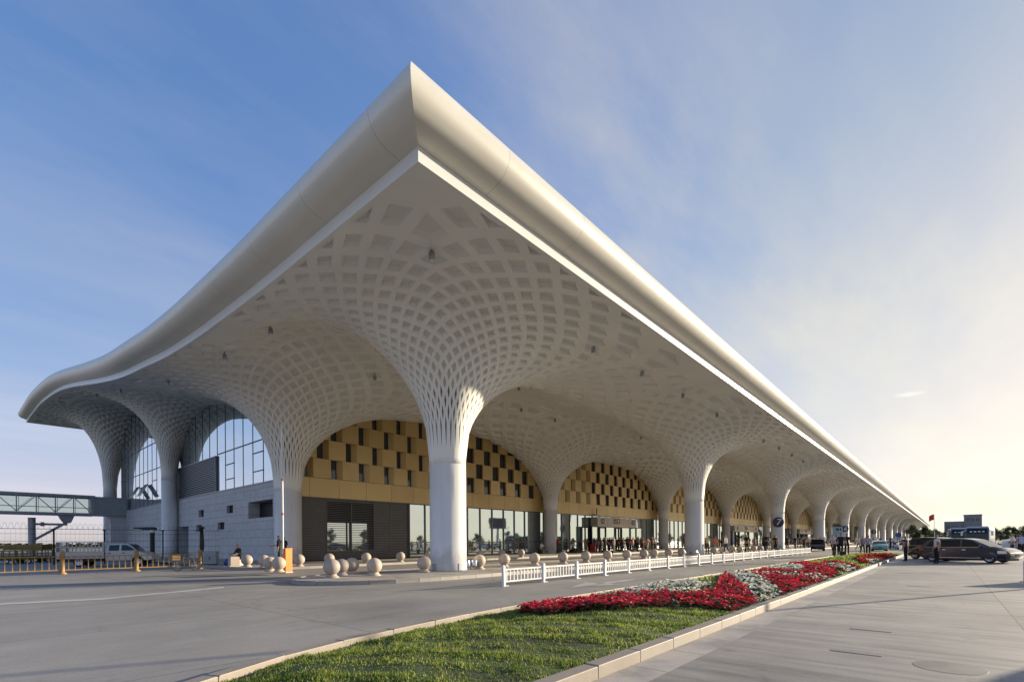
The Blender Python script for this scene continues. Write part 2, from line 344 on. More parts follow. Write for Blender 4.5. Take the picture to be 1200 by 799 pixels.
def capital_mesh(name,cx,cy,xl,xr,yl,yr,r0,z0,rows=20,N=28):
    """one funnel of the vaulted ceiling round a column (local origin at the column's foot): a net of
    diamond coffers that widens from slots at the neck to panels at the edge of the bay"""
    K=2*N; mb=MB(); bz=base(cy)
    def extent(th):
        c,s=math.cos(th),math.sin(th)
        ax=xr if c>0 else xl; ay=yr if s>0 else yl
        rect=min(ax/abs(c) if abs(c)>1e-6 else 1e9, ay/abs(s) if abs(s)>1e-6 else 1e9)
        return rect, 1/math.sqrt((c/ax)**2+(s/ay)**2), ((abs(c)/ax)**5+(abs(s)/ay)**5)**-.2
    corners=[math.atan2(yr,xr),math.pi-math.atan2(yr,xl),math.pi+math.atan2(yl,xl),2*math.pi-math.atan2(yl,xr)]
    cu=[math.pi/4,3*math.pi/4,5*math.pi/4,7*math.pi/4]
    src=[0,cu[0],math.pi/2,cu[1],math.pi,cu[2],1.5*math.pi,cu[3],2*math.pi]
    dst=[0,corners[0],math.pi/2,corners[1],math.pi,corners[2],1.5*math.pi,corners[3],2*math.pi]
    def warp(a):
        for i in range(8):
            if a<=src[i+1]+1e-9: return lerp(dst[i],dst[i+1],(a-src[i])/(src[i+1]-src[i]))
        return a
    def P(t,k):
        a=2*math.pi*(k%K)/K; tt=min(1,t/rows); th=lerp(a,warp(a),tt*tt*(3-2*tt))
        if th>2*math.pi-1e-6: th=0
        rect,el,se=extent(th)
        rr_=lerp(se*.985,rect,max(0,(tt-.86)/.14)**1.6)
        r=r0*math.exp(math.log(rr_/r0)*(tt**.85))
        s=max(0,min(1,(r-r0)/(el-r0)))
        x,y=r*math.cos(th),r*math.sin(th); b=base(cy+y)+hump(cx+x,cy+y)
        g=math.sqrt(max(0,1-(1-s)**2.8))
        return Vector((x,y,z0+(b-z0)*g))
    G={}
    def V(t,k):
        k%=K; key=(t,k)
        if key not in G: G[key]=len(mb.v); mb.v.append(tuple(P(t,k)))
        return G[key]
    def face(ids,m): mb.f.append(tuple(ids)); mb.m.append(m); mb.sm.append(False)
    for t in range(0,rows+1):
        for k in range(K):
            if (k+t)%2: continue
            if t==0: face((V(0,k-1),V(0,k),V(0,k+1),V(1,k)),0) if False else (face((V(0,k-1),V(1,k),V(0,k)),0), face((V(0,k),V(1,k),V(0,k+1)),0)); continue
            if t==rows:                             # half diamonds along the edge of the bay
                tri=(V(t,k-1),V(t,k+1),V(t-1,k)); B=[Vector(mb.v[i]) for i in tri]; cc=(B[0]+B[1]+B[2])/3
                if abs((P(t,k)-(B[0]+B[1])/2).length)>.3 : face((V(t,k),V(t-1,k),V(t,k-1)),0); face((V(t,k+1),V(t-1,k),V(t,k)),0); continue
                mid=V(t,k); o=len(mb.v); Q=[cc+(b-cc)*.55 for b in B]; Dd=[cc+(b-cc)*.42+Vector((0,0,.15)) for b in B]
                mb.v+=[tuple(q) for q in Q]+[tuple(q) for q in Dd]
                face((tri[0],mid,o),0); face((mid,o+1,o),0); face((mid,tri[1],o+1),0); face((tri[1],tri[2],o+2,o+1),0); face((tri[2],tri[0],o,o+2),0)
                for i in range(3): j=(i+1)%3; face((o+i,o+j,o+3+j,o+3+i),0)
                face((o+3,o+4,o+5),1); continue
            ids=(V(t-1,k),V(t,k+1),V(t+1,k),V(t,k-1)); A=[Vector(mb.v[i]) for i in ids]
            c=P(t,k)
            nrm=(A[2]-A[0]).cross(A[3]-A[1])
            if nrm.length<1e-9: continue
            nrm.normalize()
            # the hidden side of the shell: up and towards the column axis
            up=Vector((-c.x,-c.y,0)); up=up.normalized() if up.length>1e-6 else up
            if nrm.dot(Vector((0,0,1))*.6+up*.8)<0: nrm=-nrm
            u=t/rows
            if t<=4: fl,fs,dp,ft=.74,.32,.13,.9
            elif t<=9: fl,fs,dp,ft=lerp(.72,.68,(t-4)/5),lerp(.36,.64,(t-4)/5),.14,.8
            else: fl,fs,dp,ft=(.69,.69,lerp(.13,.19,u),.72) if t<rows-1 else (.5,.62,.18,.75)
            lng=(A[2]-A[0]); sh=(A[1]-A[3])
            Q=[c+(A[0]-c)*fl,c+(A[1]-c)*fs,c+(A[2]-c)*fl,c+(A[3]-c)*fs]
            D=[c+(q-c)*ft+nrm*dp for q in Q]
            o=len(mb.v); mb.v += [tuple(q) for q in Q]+[tuple(q) for q in D]
            for i in range(4):
                j=(i+1)%4
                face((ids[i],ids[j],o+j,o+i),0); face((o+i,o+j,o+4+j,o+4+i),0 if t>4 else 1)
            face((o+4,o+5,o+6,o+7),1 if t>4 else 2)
    me=mb.mesh(name,[M['ceiling_white'],M['coffer_shade'],M['slot_shade']])
    bm=bmesh.new(); bm.from_mesh(me)
    for f in bm.faces: f.smooth=True
    for e in bm.edges:
        if len(e.link_faces)==2 and e.calc_face_angle(0)>R(24): e.smooth=False
    bm.to_mesh(me); bm.free(); return me
term=thing('airport_terminal','long white airport terminal with funnel columns, coffered vaulted canopy and gold chequered front','terminal building',(0,0,0))
def column_mesh(r,z1):
    mb=MB(); s=5.7 if z1<8 else 9.3
    mb.lathe([(r+.02,.15),(r+.02,.55),(r,.56),(r,s-.008),(r-.006,s-.006),(r-.006,s+.006),(r,s+.008),(r,z1+.02)],48,0,None,False)
    for k in range(12):
        a=2*math.pi*k/12
        if k%3==0: mb.box(-.14,.14,-.012,.012,.17,.52,1,Matrix.Rotation(a,4,'Z')@Matrix.Translation((0,-(r+.022),0)))
    return mb.mesh('column',[M['column'],M['steel']])
cache={}
for ri,(cy,y0,y1,r0,z0) in enumerate(ROWS):
    for i in range(NX if ri<2 else 1):
        xl=X0-XE if i==0 else XS/2; rr=1.0 if (ri==1 and i==0) else r0
        key=(ri,i==0)
        if key not in cache:
            cache[key]=(column_mesh(rr,z0),capital_mesh('capital',X0+XS*i,cy,xl,XS/2,cy-y0,y1-cy,rr,z0,23 if ri<2 else 24))
        cm,km=cache[key]
        col=link('column',cm,term); col.location=(X0+XS*i,cy,0)
        link('capital',km,col)
# --- eave: lip and rolled edge along the side, round the mitred corner and along the front
prof=[(.3,.525),(.45,.55),(.6,.60),(.76,.68),(.88,.80),(.98,.92),(1.04,1.05),(1.075,1.18),(1.075,1.30),(1.04,1.44),(.97,1.56),(.87,1.65),(.7,1.73),(.45,1.79),(.1,1.82),(-1.2,1.86)]
path=[]                                             # (x, y, z, outward x, outward y)
ys=[YB-i*(YB-YF)/90 for i in range(91)]
def sweep(mb,prof,m,smooth=True):
    vs=[];fs=[];n=len(prof)
    # side run, from the back to the corner
    for y in ys:
        b=base(y); k=max(0,min(1,(YB-y)/110)); 
        for o,z in prof:
            yy=y-o*max(0,1-(y-YF)/6) if y<YF+6 else y
            vs.append((XE-o,yy,b+z*(1+.0*k)))
    N1=len(ys)
    for x in [XE+ (XEND+1-XE)*i/60 for i in range(61)]:
        for o,z in prof:
            xx=x-o*max(0,1-(x-XE)/6) if x<XE+6 else x
            vs.append((xx,YF-o,base(YF)+z))
    T=len(vs)//n
    for a in range(T-1):
        if a==N1-1: continue
        for j in range(n-1):
            fs.append((a*n+j,(a+1)*n+j,(a+1)*n+j+1,a*n+j+1))
    mb.add(vs,fs,m,smooth)
mb=MB(); sweep(mb,prof,0); eave=mb.build('roof_edge',[M['eave']],term)
mb=MB(); sweep(mb,[(-.25,.02),(0,0),(0,.45),(-.16,.451)],0,False); mb.build('fascia_lip',[M['lip']],term)
mb=MB(); sweep(mb,[(-.01,.451),(.12,.49),(.3,.525)],0,False); mb.build('edge_recess',[M['eave']],term)
# --- roof deck above the vault
mb=MB(); vs=[];fs=[]
yy=[YF-.2+(YB-YF+.2)*i/60 for i in range(61)]
for y in yy:
    for x in (XE-.1,XE+4,XE+9,XEND+.9): vs.append((x,y,base(y)+1.8+hump(x,y)))
for i in range(60):
    for k in range(3): fs.append((4*i+k,4*i+k+1,4*i+k+5,4*i+k+4))
vs2=len(vs)
vs+= [(XE,YB+.1,base(YB)-.05),(XEND+.9,YB+.1,base(YB)-.05),(XEND+.9,YB+.1,base(YB)+1.85),(XE,YB+.1,base(YB)+1.85)]
fs.append((vs2,vs2+1,vs2+2,vs2+3))
for i in range(60):
    o=len(vs); vs+=[(XEND+.95,yy[i],base(yy[i])),(XEND+.95,yy[i+1],base(yy[i+1])),(XEND+.95,yy[i+1],base(yy[i+1])+1.8+hump(50,yy[i+1])),(XEND+.95,yy[i],base(yy[i])+1.8+hump(50,yy[i]))]; fs.append((o,o+1,o+2,o+3))
mb.add(vs,fs,0,False)
mb.build('roof',[M['white_paint']],term)
# end cap of the rolled edge at the back corner
mb=MB(); pts=[(XE-o,YB,base(YB)+z) for o,z in [(0,0),(0,.37)]+prof]+[(XE+.5,YB,base(YB)+1.8),(XE+.5,YB,base(YB))]
mb.add(pts,[tuple(range(len(pts)))],0); mb.build('edge_end_cap',[M['eave']],term)
# --- downlights hanging from the coffers
dl=MB(); dl.lathe([(.10,.10),(.12,.12),(.12,.38),(.08,.44),(.03,.46),(.03,.9)],14,0); dl.lathe([(.0,.06),(.1,.08),(.1,.101)],14,1)
dlm=dl.mesh('downlight',[M['steel'],M['white_enamel']])
def ceil_z(x,y):
    best=None
    for ri,(cy,y0,y1,r0,z0) in enumerate(ROWS):
        if y0<=y<=y1:
            i=max(0,min(NX-1,round((x-X0)/XS))); dx=x-(X0+XS*i); dy=y-cy
            ax=XS/2 if dx>0 or i>0 else X0-XE; ay=(y1-cy) if dy>0 else cy-y0
            r=math.hypot(dx,dy)
            if r<1e-6: return z0
            el=1/math.sqrt((dx/r/ax)**2+(dy/r/ay)**2); s=max(0,min(1,(r-r0)/(el-r0)))
            return z0+(base(y)+hump(x,y)-z0)*math.sqrt(max(0,1-(1-s)**2.8))
    return base(y)
for x,y in [(12.05,14.5),(23.75,14.7),(29.6,14.7),(36.2,14.7),(43.5,14.7),(58,14.7),(64.5,14.7),(71,14.7),(77.5,14.7),(11.7,27.8),(11.3,33.5),(21.7,33.0),(32.7,27.8),(43.7,32.),(38,32),(60,30),(66,30),(75,30),(23,27),(11.2,45),(11,60),(11.5,75)]:
    o=link('downlight',dlm,term); o.location=(x,y,ceil_z(x,y)-.5)
# --- gold front: checkerboard of deep blocks over a smooth band, dark windows in the recesses
YW=40.0; XG0,XG1=18.9,272.
mb=MB()
x=XG0
k=0
for i in range(100):
    a=XG0 if i==0 else 19.9+2.7*(i-1)+.0; b=19.9+2.7*i
    if a>=XG1: break
    mb.box(max(a,XG0)+.012,min(b,XG1)-.012,YW,YW+.5,5.55,7.18,0)
P_=2.7
wins=[]
for r in range(5):
    z0,z1=7.2+1.655*r,7.2+1.655*(r+1); off=21.84+(1.42 if r%2 else 0)
    k0=math.floor((XG0-off)/P_); edge=XG0
    for k in range(k0,100):
        a=off+P_*k; b=a+1.1
        if b<=XG0: continue
        if a>=XG1: break
        a=max(a,XG0)
        if a-edge>.02:
            mb.box(edge+.008,a,YW+.0,YW+1.12,z0+.008,z1-.008,0)
        edge=b
        xm=(a+b)/2
        bay=(xm-X0)%XS
        deep=1.05 if (bay<15 and xm<40) or (bay<12) else .22
        if deep>1:                                  # splay added so the reveal looks lit, leaving only a narrow pane
            c_=a+.74; mb.add([(c_,YW+.42,z0+.008),(b,YW+.0,z0+.008),(b,YW+.42,z0+.008),(c_,YW+.42,z1-.008),(b,YW+.0,z1-.008),(b,YW+.42,z1-.008)],[(0,1,4,3),(3,4,5),(0,2,1)],0)
            mb.box(a,c_,YW+.6,YW+1.1,z0+.01,z1-.01,0); b2=c_; deep=.40
        else: b2=b
        if ceil_z(xm,YW)>z0+.1: wins.append((a,b2,z0,z1,deep))
    mb.box(edge+.008,XG1,YW,YW+1.12,z0+.008,z1-.008,0)
mb.box(XG0,XG1,YW+1.13,YW+1.3,5.5,17,0)
mb.box(XG0-.3,XG0+.02,YW+.02,YW+1.5,5.55,17,0)
mb.build('gold_cladding',[M['gold']],term)
wm={}
rest=MB()
wins.sort(key=lambda w:w[0])
for n,(a,b,z0,z1,deep) in enumerate(wins):
    w=b-a; h=z1-z0; y=deep
    if n<98:
        key=(round(w,2),round(h,2))
        if key not in wm:
            q=MB(); q.box(.01,w-.01,.05,.10,.02,h-.02,0)
            for (x0,x1,za,zb) in ((0.002,.05,.004,h-.004),(w-.05,w-.002,.004,h-.004),(.05,w-.05,.004,.05),(.05,w-.05,h-.05,h-.004)): q.box(x0,x1,-.0,.12,za,zb,1)
            wm[key]=q.mesh('window',[M['glass_dark'],M['mullion_dark']])
        o=link('window',wm[key],term); o.location=(a,YW+y,z0)
    else:
        rest.box(a+.01,b-.01,YW+y+.05,YW+y+.10,z0+.02,z1-.02,0)
o=rest.build('distant_windows',[M['glass_dark']],term); o['kind']='stuff'
# --- dark louvre wall left of the glazing, with a window behind its slats
mb=MB()
mb.box(19.0,30.2,YW+.42,YW+.55,.15,5.54,1)
z=.22
while z<5.5:
    for x0,x1 in ((19.2,21.55),(26.2,30.0)): mb.box(x0,x1,YW+.18,YW+.30,z,z+.115,0)
    if z<.9 or z>5.12: mb.box(21.55,26.2,YW+.18,YW+.30,z,z+.115,0)
    else: mb.box(21.55,26.2,YW+.18,YW+.27,z+.03,z+.075,0)
    z+=.158
for x in (19.12,21.52,23.87,26.2,28.0,30.03): mb.box(x-.03,x+.03,YW+.15,YW+.33,.15,5.53,0)
mb.box(30.06,30.25,YW+.1,YW+.5,.15,5.53,2)
mb.build('louvre_wall',[M['louvre'],M['void'],M['mullion_dark']],term)
q=MB(); q.box(21.56,25.68,YW+.36,YW+.40,.95,3.5,0)
for x in (21.56,23.5,25.64): q.box(x-.06,x+.06,YW+.31,YW+.41,.9,3.55,1)
for z in (.92,1.68,3.5): q.box(21.56,25.68,YW+.31,YW+.41,z-.04,z+.04,1)
q.build('slatted_window',[M['glass'],M['mullion_dark']],term)
# --- curtain glazing along the front
def glazing(x0,x1,xs,lo=.22,hi=5.52,tr=1.65):
    g=MB(); g.box(x0,x1,YW+.30,YW+.33,lo,hi,0); o=g.build('glazing',[M['glass']],term)
    f=MB()
    for x in xs: f.box(x-.045,x+.045,YW+.18,YW+.36,lo,hi,0)
    f.box(x0,x1,YW+.20,YW+.35,tr-.05,tr+.05,0); f.box(x0,x1,YW+.15,YW+.4,.15,.28,0); f.box(x0,x1,YW+.2,YW+.38,hi-.06,hi+.02,0)
    f.build('mullion_frame',[M['mullion']],o)
def xsr(a,b,s): 
    r=[];
    while a<b: r.append(a); a+=s
    return r
glazing(30.25,52.3,xsr(30.3,52.3,2.0)+[52.25])
glazing(52.3,271.9,[x for x in xsr(54.35,271.9,2.0)])
g=MB(); g.box(272.05,400,YW+.30,YW+.33,.2,9.4,0); o=g.build('glazing',[M['glass_side']],term)
f=MB()
for x in xsr(272.1,400,3.2): f.box(x-.05,x+.05,YW+.18,YW+.36,.2,9.4,0)
for z in (.25,3.1,6.2,9.35): f.box(272,400,YW+.2,YW+.37,z-.06,z+.06,0)
f.build('mullion_frame',[M['mullion']],o)
f=MB(); f.box(271.95,400.5,YW+.1,YW+1.2,9.45,17,0); f.build('white_upper_wall',[M['white_paint']],term)
# --- entrance portals with sign boards
def board_text(parent,txt,x,z,size,m,y,name='sign_lettering'):
    cu=bpy.data.curves.new(name,'FONT'); cu.body=txt; cu.size=size; cu.extrude=.02; cu.align_x='CENTER'; cu.align_y='CENTER'
    o=bpy.data.objects.new('tmp',cu); C.objects.link(o); bpy.context.view_layer.update()
    me=bpy.data.meshes.new_from_object(o.evaluated_get(bpy.context.evaluated_depsgraph_get())); bpy.data.objects.remove(o)
    me.materials.clear(); me.materials.append(m); t=link(name,me,parent); t.location=(x,y,z); t.rotation_euler=(math.pi/2,0,0); return t
def portal(x0,x1,full=True):
    w=x1-x0; y0=YW-1.1
    b=MB(); b.box(x0,x1,y0,YW+.1,3.85,5.27,0)
    for q in (.23,.77): b.box(x0+w*q-.02,x0+w*q+.02,y0-.004,y0+.01,3.86,5.26,1)
    bd=b.build('sign_board',[M['beige_board'],M['brown']],term)
    f=MB(); xs=[x0-1.5,x0,x0+w*.2,x0+w*.4,x0+w*.6,x0+w*.8,x1,x1+1.8]
    for x in xs: f.box(x-.06,x+.06,y0,y0+.12,.15,3.85,0)
    f.box(x0-1.5,x1+1.8,y0+.01,y0+.11,3.72,3.86,0)
    for x in (x0-1.5,x1+1.8): f.box(x-.05,x+.05,y0+.12,YW+.2,3.74,3.84,0)
    o=f.build('portal_frame',[M['mullion_dark']],term)
    for i in (0,2,4,6): g=MB(); g.box(xs[i]+.06,xs[i+1]-.06,y0+.04,y0+.06,.17,3.72,0); g.build('portal_glass',[M['glass']],o)
    for i in (1,3,5): g=MB(); g.box(xs[i]+.06,xs[i+1]-.06,y0+1.0,y0+1.03,.17,3.72,0); g.build('sliding_door',[M['glass_dark']],o)
    board_text(bd,'02',x0+w*.12,4.6,1.15,M['brown'],y0-.03)
    board_text(bd,'02',x0+w*.9,4.6,1.15,M['brown'],y0-.03)
    board_text(bd,'出口',x0+w*.46,4.72,1.1,M['brown'],y0-.03)
    l=MB(); l.box(x0+w*.5,x0+w*.66,y0-.03,y0,4.02,4.14,0); l.build('sign_lettering',[M['brass']],bd)
portal(63.6,75.9); portal(127,147.); portal(199,221)
cm_=MB(); cm_.lathe([(.28,0),(.30,.1),(.2,.3),(.08,.36)],14,0); cm_.box(-.06,.06,-.06,.06,.36,1.1,1)
o=cm_.build('camera_dome',[M['white_enamel'],M['void']],term); o.location=(64.6,YW-.35,5.5)
# --- stone side wall with openings (faces -X)
XW=18.4
def wall(mb,openings,y0,y1,z0,z1,x,th,m,mrev):
    ysx=sorted({y0,y1}|{a for o in openings for a in o[:2]}); zs=sorted({z0,z1}|{a for o in openings for a in o[2:4]})
    for i in range(len(ysx)-1):
        for j in range(len(zs)-1):
            cy,cz=(ysx[i]+ysx[i+1])/2,(zs[j]+zs[j+1])/2
            if any(o[0]<cy<o[1] and o[2]<cz<o[3] for o in openings): continue
            mb.quad((x,ysx[i+1],zs[j]),(x,ysx[i],zs[j]),(x,ysx[i],zs[j+1]),(x,ysx[i+1],zs[j+1]),m)
    for a,b,c,d,dep in openings:
        mb.quad((x,a,c),(x+dep,a,c),(x+dep,a,d),(x,a,d),mrev); mb.quad((x+dep,b,c),(x,b,c),(x,b,d),(x+dep,b,d),mrev)
        mb.quad((x,a,c),(x,b,c),(x+dep,b,c),(x+dep,a,c),mrev); mb.quad((x,b,d),(x,a,d),(x+dep,a,d),(x+dep,b,d),mrev)
big=(43.57,48.86,3.97,5.5,1.1); small=[(52.63,54.31,4.70,5.48,.35),(61.1,62.76,4.64,5.43,.35),(54.98,56.88,3.12,3.87,.35),(61.74,63.62,3.06,3.8,.35)]
door=(66.4,70.1,.15,3.77,1.2)
mb=MB(); wall(mb,[big,door]+small,40.5,102,.1,7.0,XW,.5,0,0)
mb.quad((XW,40.5,.1),(19.1,40.5,.1),(19.1,40.5,7),(XW,40.5,7),0); mb.box(XW-.06,XW+.5,40.5,102,7.0,7.12,1)
mb.quad((XW,102,.1),(XW,102,7.0),(XW+60,102,7.0),(XW+60,102,.1),0)
mb.build('stone_wall',[M['stone'],M['steel']],term)
def pane(op,m,name='window',bars=0):
    a,b,c,d,dep=op; q=MB(); q.box(XW+dep-.02,XW+dep+.05,a,b,c,d,0)
    for k in range(bars): 
        z=c+(d-c)*(k+.5)/bars; q.box(XW+dep-.06,XW+dep-.02,a+.02,b-.02,z-.03,z+.03,1)
    for (p,r_,s,t) in ((a,a+.06,c,d),(b-.06,b,c,d),(a+.06,b-.06,c,c+.06),(a+.06,b-.06,d-.06,d)): q.box(XW+dep-.07,XW+dep-.021,p,r_,s,t,1)
    return q.build(name,[m,M['mullion_dark']],term)
pane(big,M['void'],'louvred_opening',9)
for s in small: pane(s,M['glass_dark'])
pane(door,M['glass_dark'],'door')
# upper side glazing
g=MB(); vs=[];fs=[]
ysl=[40.8+i*(102-40.8)/40 for i in range(41)]
for y in ysl: vs+=[(XW+.3,y,7.1),(XW+.3,y,base(y)+1)]
for i in range(40): fs.append((2*i+2,2*i,2*i+1,2*i+3))
g.add(vs,fs,0); sg=g.build('side_glazing',[M['glass_side']],term)
f=MB(); y=41.55
while y<102:
    f.box(XW+.265,XW+.315,y-.026,y+.026,7.1,base(y)+.8,0); y+=2.31
f.box(XW+.23,XW+.32,40.8,57.6,11.03,11.10,0); f.box(XW+.23,XW+.32,73,102,12.0,12.07,0); f.box(XW+.23,XW+.32,73,102,15.6,15.67,0)
for (a,b,zs) in ((46.17,48.48,(8.3,10.0,12.9)),(53.1,55.4,(8.2,9.7)),(76.2,78.5,(9.0,10.5)),(80.8,83.1,(9.0,10.5))):
    for z in zs: f.box(XW+.23,XW+.32,a,b,z-.035,z+.035,0)
f.build('mullion_frame',[M['mullion_side']],sg)
for y in (85.4,90.0):
    v=MB(); v.box(-.03,.03,-1.1,1.1,-1.9,0,0); o=v.build('open_vent',[M['glass_side']],sg); o.location=(XW+.1,y,10.2); o.rotation_euler=(0,R(28),0)
f=MB(); f.box(XW+.24,XW+.28,57.75,71.6,7.13,10.85,1); z=7.2
while z<10.8: f.box(XW+.12,XW+.2,57.75,71.6,z,z+.075,0); z+=.2
for y in (57.8,71.6): f.box(XW+.1,XW+.30,y-.05,y+.05,7.12,10.9,0)
f.box(XW+.1,XW+.29,57.75,71.6,10.84,10.93,0)
f.build('louvre_grille',[M['steel'],M['void']],term)
# ------------------------------------------------------------------ ground, roads, kerbs
def sheet(name,poly,z,m):
    b=MB(); b.add([(x,y,z) for x,y in poly],[tuple(range(len(poly)))],0); return struct(b.build(name,[m]))
def rect(x0,x1,y0,y1): return [(x0,y0),(x1,y0),(x1,y1),(x0,y1)]
sheet('ground',rect(-4000,4000,-4000,4000),-.02,M['far_ground'])
sheet('road',rect(-120,760,2.9,75),-.008,M['road'])
sheet('apron_pavement',rect(-120,760,-95,2.9),-.004,M['apron'])
sheet('gutter',rect(-3,63,2.56,3.06),.0,M['paint_line'] if False else M['pave'])
# painted lines
b=MB()
b.add([(p[0],p[1],.0) for p in [ground(-60,711.2),ground(120,702.2),ground(262,688.6),ground(262,687.2),ground(120,700.4),ground(-60,709)]],[(0,1,4,5),(1,2,3,4)],0)
struct(b.build('lane_line',[M['paint_line']]))
b=MB()
def arrow(x,y,sg=1):
    b.add([(x,y-.2,0),(x+2.6,y-.14,0),(x+2.6,y+.14,0),(x,y+.2,0)],[(0,1,2,3)]); b.add([(x-2.0,y+.05,0),(x+.1,y-.75,0),(x+.1,y+.75,0)],[(0,1,2)])
    b.add([(x+2.4,y+.1,0),(x+5.5,y-.5,0),(x+5.8,y-.35,0),(x+2.7,y+.24,0)],[(0,1,2,3)])
arrow(16.4,9.9); arrow(44,9.9)
struct(b.build('lane_arrow',[M['paint_line']]))
# manholes and small drain slots in the apron
def disc(name,x,y,r,m):
    q=MB(); q.lathe([(r,0),(r*.99,.002),(.01,.002)],32,0,None,True,False); o=q.build(name,[m]); o.location=(x,y,-.003); return struct(o)
M['iron']=m_road('cast_iron',(.15,.142,.13),(.21,.198,.18))
disc('manhole_cover',8.22,-.02,.36,M['iron'])
for px,py in ((1062,671.5),(1076,686.5),(1003,764.5),(1020,738)):
    x,y=ground(px,py); q=MB(); q.box(-.045,.045,-.3,.3,0,.005,0); o=q.build('drain_slot',[M['iron']]); o.location=(x,y,-.003); struct(o)
def kerb(name,path,w,h,m,step=1.05,gap=.012,closed=False,inward=1):
    """a run of separate kerb stones following a line; w is measured to the left of the line"""
    P=[Vector((x,y)) for x,y in path]
    if closed: P.append(P[0])
    L=[0]
    for i in range(len(P)-1): L.append(L[-1]+(P[i+1]-P[i]).length)
    def at(s):
        s=max(0,min(L[-1]-1e-6,s))
        for i in range(len(P)-1):
            if s<=L[i+1]:
                return P[i].lerp(P[i+1],(s-L[i])/max(1e-9,L[i+1]-L[i]))
    n=max(1,round(L[-1]/step)); st=L[-1]/n; q=MB()
    for k in range(n):
        a,bq=at(k*st+gap/2),at((k+1)*st-gap/2); d=(bq-a).normalized(); nn=Vector((-d.y,d.x))*w*inward
        e=.012; j=random.uniform(-.006,.006)
        lo=[a,bq,bq+nn,a+nn]; cx=(a+bq)/2+nn/2
        hi=[p+(cx-p).normalized()*e*1.5 for p in lo]
        z=h+j
        vs=[(p.x,p.y,-.02) for p in lo]+[(p.x,p.y,z-e) for p in lo]+[(p.x,p.y,z) for p in hi]
        fs=[(8,9,10,11)]
        for t in range(4):
            u=(t+1)%4; fs+=[(t,u,4+u,4+t),(4+t,4+u,8+u,8+t)]
        if inward<0: fs=[f[::-1] for f in fs]
        q.add(vs,fs,0)
    return struct(q.build(name,[m]))
def smooth_path(pts,n=6):
    out=[]
    for i in range(len(pts)-1):
        p0=Vector(pts[max(0,i-1)]);p1=Vector(pts[i]);p2=Vector(pts[i+1]);p3=Vector(pts[min(len(pts)-1,i+2)])
        for k in range(n):
            t=k/n; out.append(tuple(.5*((2*p1)+(p2-p0)*t+(2*p0-5*p1+4*p2-p3)*t*t+(3*p1-p0-3*p2+p3)*t**3)))
    out.append(tuple(pts[-1])); return out
# the island the columns stand on
isl=smooth_path([(330,16.0),(60,16.0),(22,16.0),(15,16.05),(12.0,16.4),(10.0,17.5),(9.1,19.4),(9.9,21.3),(12,22.4),(15,22.8)],8)+[(60,22.8),(590,22.8)]
isl=[(590,16.0)]+isl
kerb('island_kerb',isl,.22,.15,M['kerb_pale'],1.02,.022,inward=-1)
sheet('island_paving',isl,.135,M['pave'])
sw=[(620,31.),(60,31.),(20,31.)]+smooth_path([(16,31.),(13.6,31.3),(12.4,32.6),(12.,35),(11.8,41)],6)
kerb('pavement_kerb',sw,.2,.15,M['kerb_pale'],1.1,inward=-1)
sheet('pavement',sw+[(11.8,110),(620,110)],.138,M['pave'])
# the planted island beside the camera
front=[(-.6,4.3),(.1,5.2),(1.0,5.78),(1.77,6.15),(2.56,6.55),(3.7,6.93),(5.9,7.32),(7.6,7.55),(11,7.75),(16,7.8)]
fr=smooth_path(front,6)+[(60,7.8)]+smooth_path([(61.5,7.6),(62.6,6.6),(62.8,5.4),(62.4,4.0),(61.4,3.2)],5)
rest_=[(60,3.06)]+[(60-i*1.,3.06) for i in range(1,60)]+smooth_path([(.9,3.06),(.1,3.2),(-.5,3.6),(-.6,4.3)],5)[:-1]
outline=fr+rest_
kerb('planter_kerb',outline,.19,.15,M['kerb'],1.06,.016,True,inward=-1)
def inside(p,poly):
    x,y=p; c=False; j=len(poly)-1
    for i in range(len(poly)):
        if (poly[i][1]>y)!=(poly[j][1]>y) and x<(poly[j][0]-poly[i][0])*(y-poly[i][1])/(poly[j][1]-poly[i][1])+poly[i][0]: c=not c
        j=i
    return c
def ytop(x):
    for i in range(len(fr)-1):
        if fr[i][0]<=x<=fr[i+1][0]: return lerp(fr[i][1],fr[i+1][1],(x-fr[i][0])/max(1e-6,fr[i+1][0]-fr[i][0]))
    return 7.8 if x>5 else 4.6
def hsh(x,y): 
    return .5*math.sin(x*1.7+y*.9)+.3*math.sin(x*3.1-y*2.3+1)+.2*math.sin(x*6.3+y*5.1+2)
def soil_z(x,y):
    yt=ytop(x); t=max(0,min(1,(y-3.1)/max(.3,yt-3.1)))
    m=math.sin(math.pi*t)
    return .105-.085*t+.17*m*min(1,max(0,(x+.5)/3))+.03*hsh(x*1.4,y*1.4)*min(1,3*m)
q=MB(); nx,ny=190,24; vs=[];fs=[]
for i in range(nx+1):
    x=-.45+63*(i/nx)**1.6; yt=min(ytop(x),8)-.1
    if x<.9: yb=3.06+(.9-x)**2*.5
    else: yb=3.06
    if x>61: yt=min(yt,7.2)
    for j in range(ny+1):
        y=lerp(yb+.1,yt,j/ny); vs.append((x,y,soil_z(x,y)))
for i in range(nx):
    for j in range(ny):
        a=i*(ny+1)+j; fs.append((a,a+ny+1,a+ny+2,a+1))
q.add(vs,fs,0,True)
def m_lawn():
    m,nt,p=nodes('lawn_soil'); v=coords(nt)
    c=ramp(nt,noise(nt,v,1.3,6,.65),[(.3,(.045,.04,.022)),(.5,(.05,.075,.02)),(.7,(.075,.10,.025))])
    nt.links.new(c,p.inputs['Base Color']); p.inputs['Roughness'].default_value=.95; bump(nt,p,noise(nt,v,25,4),.8,.03); return m
struct(q.build('lawn_ground',[m_lawn()]))
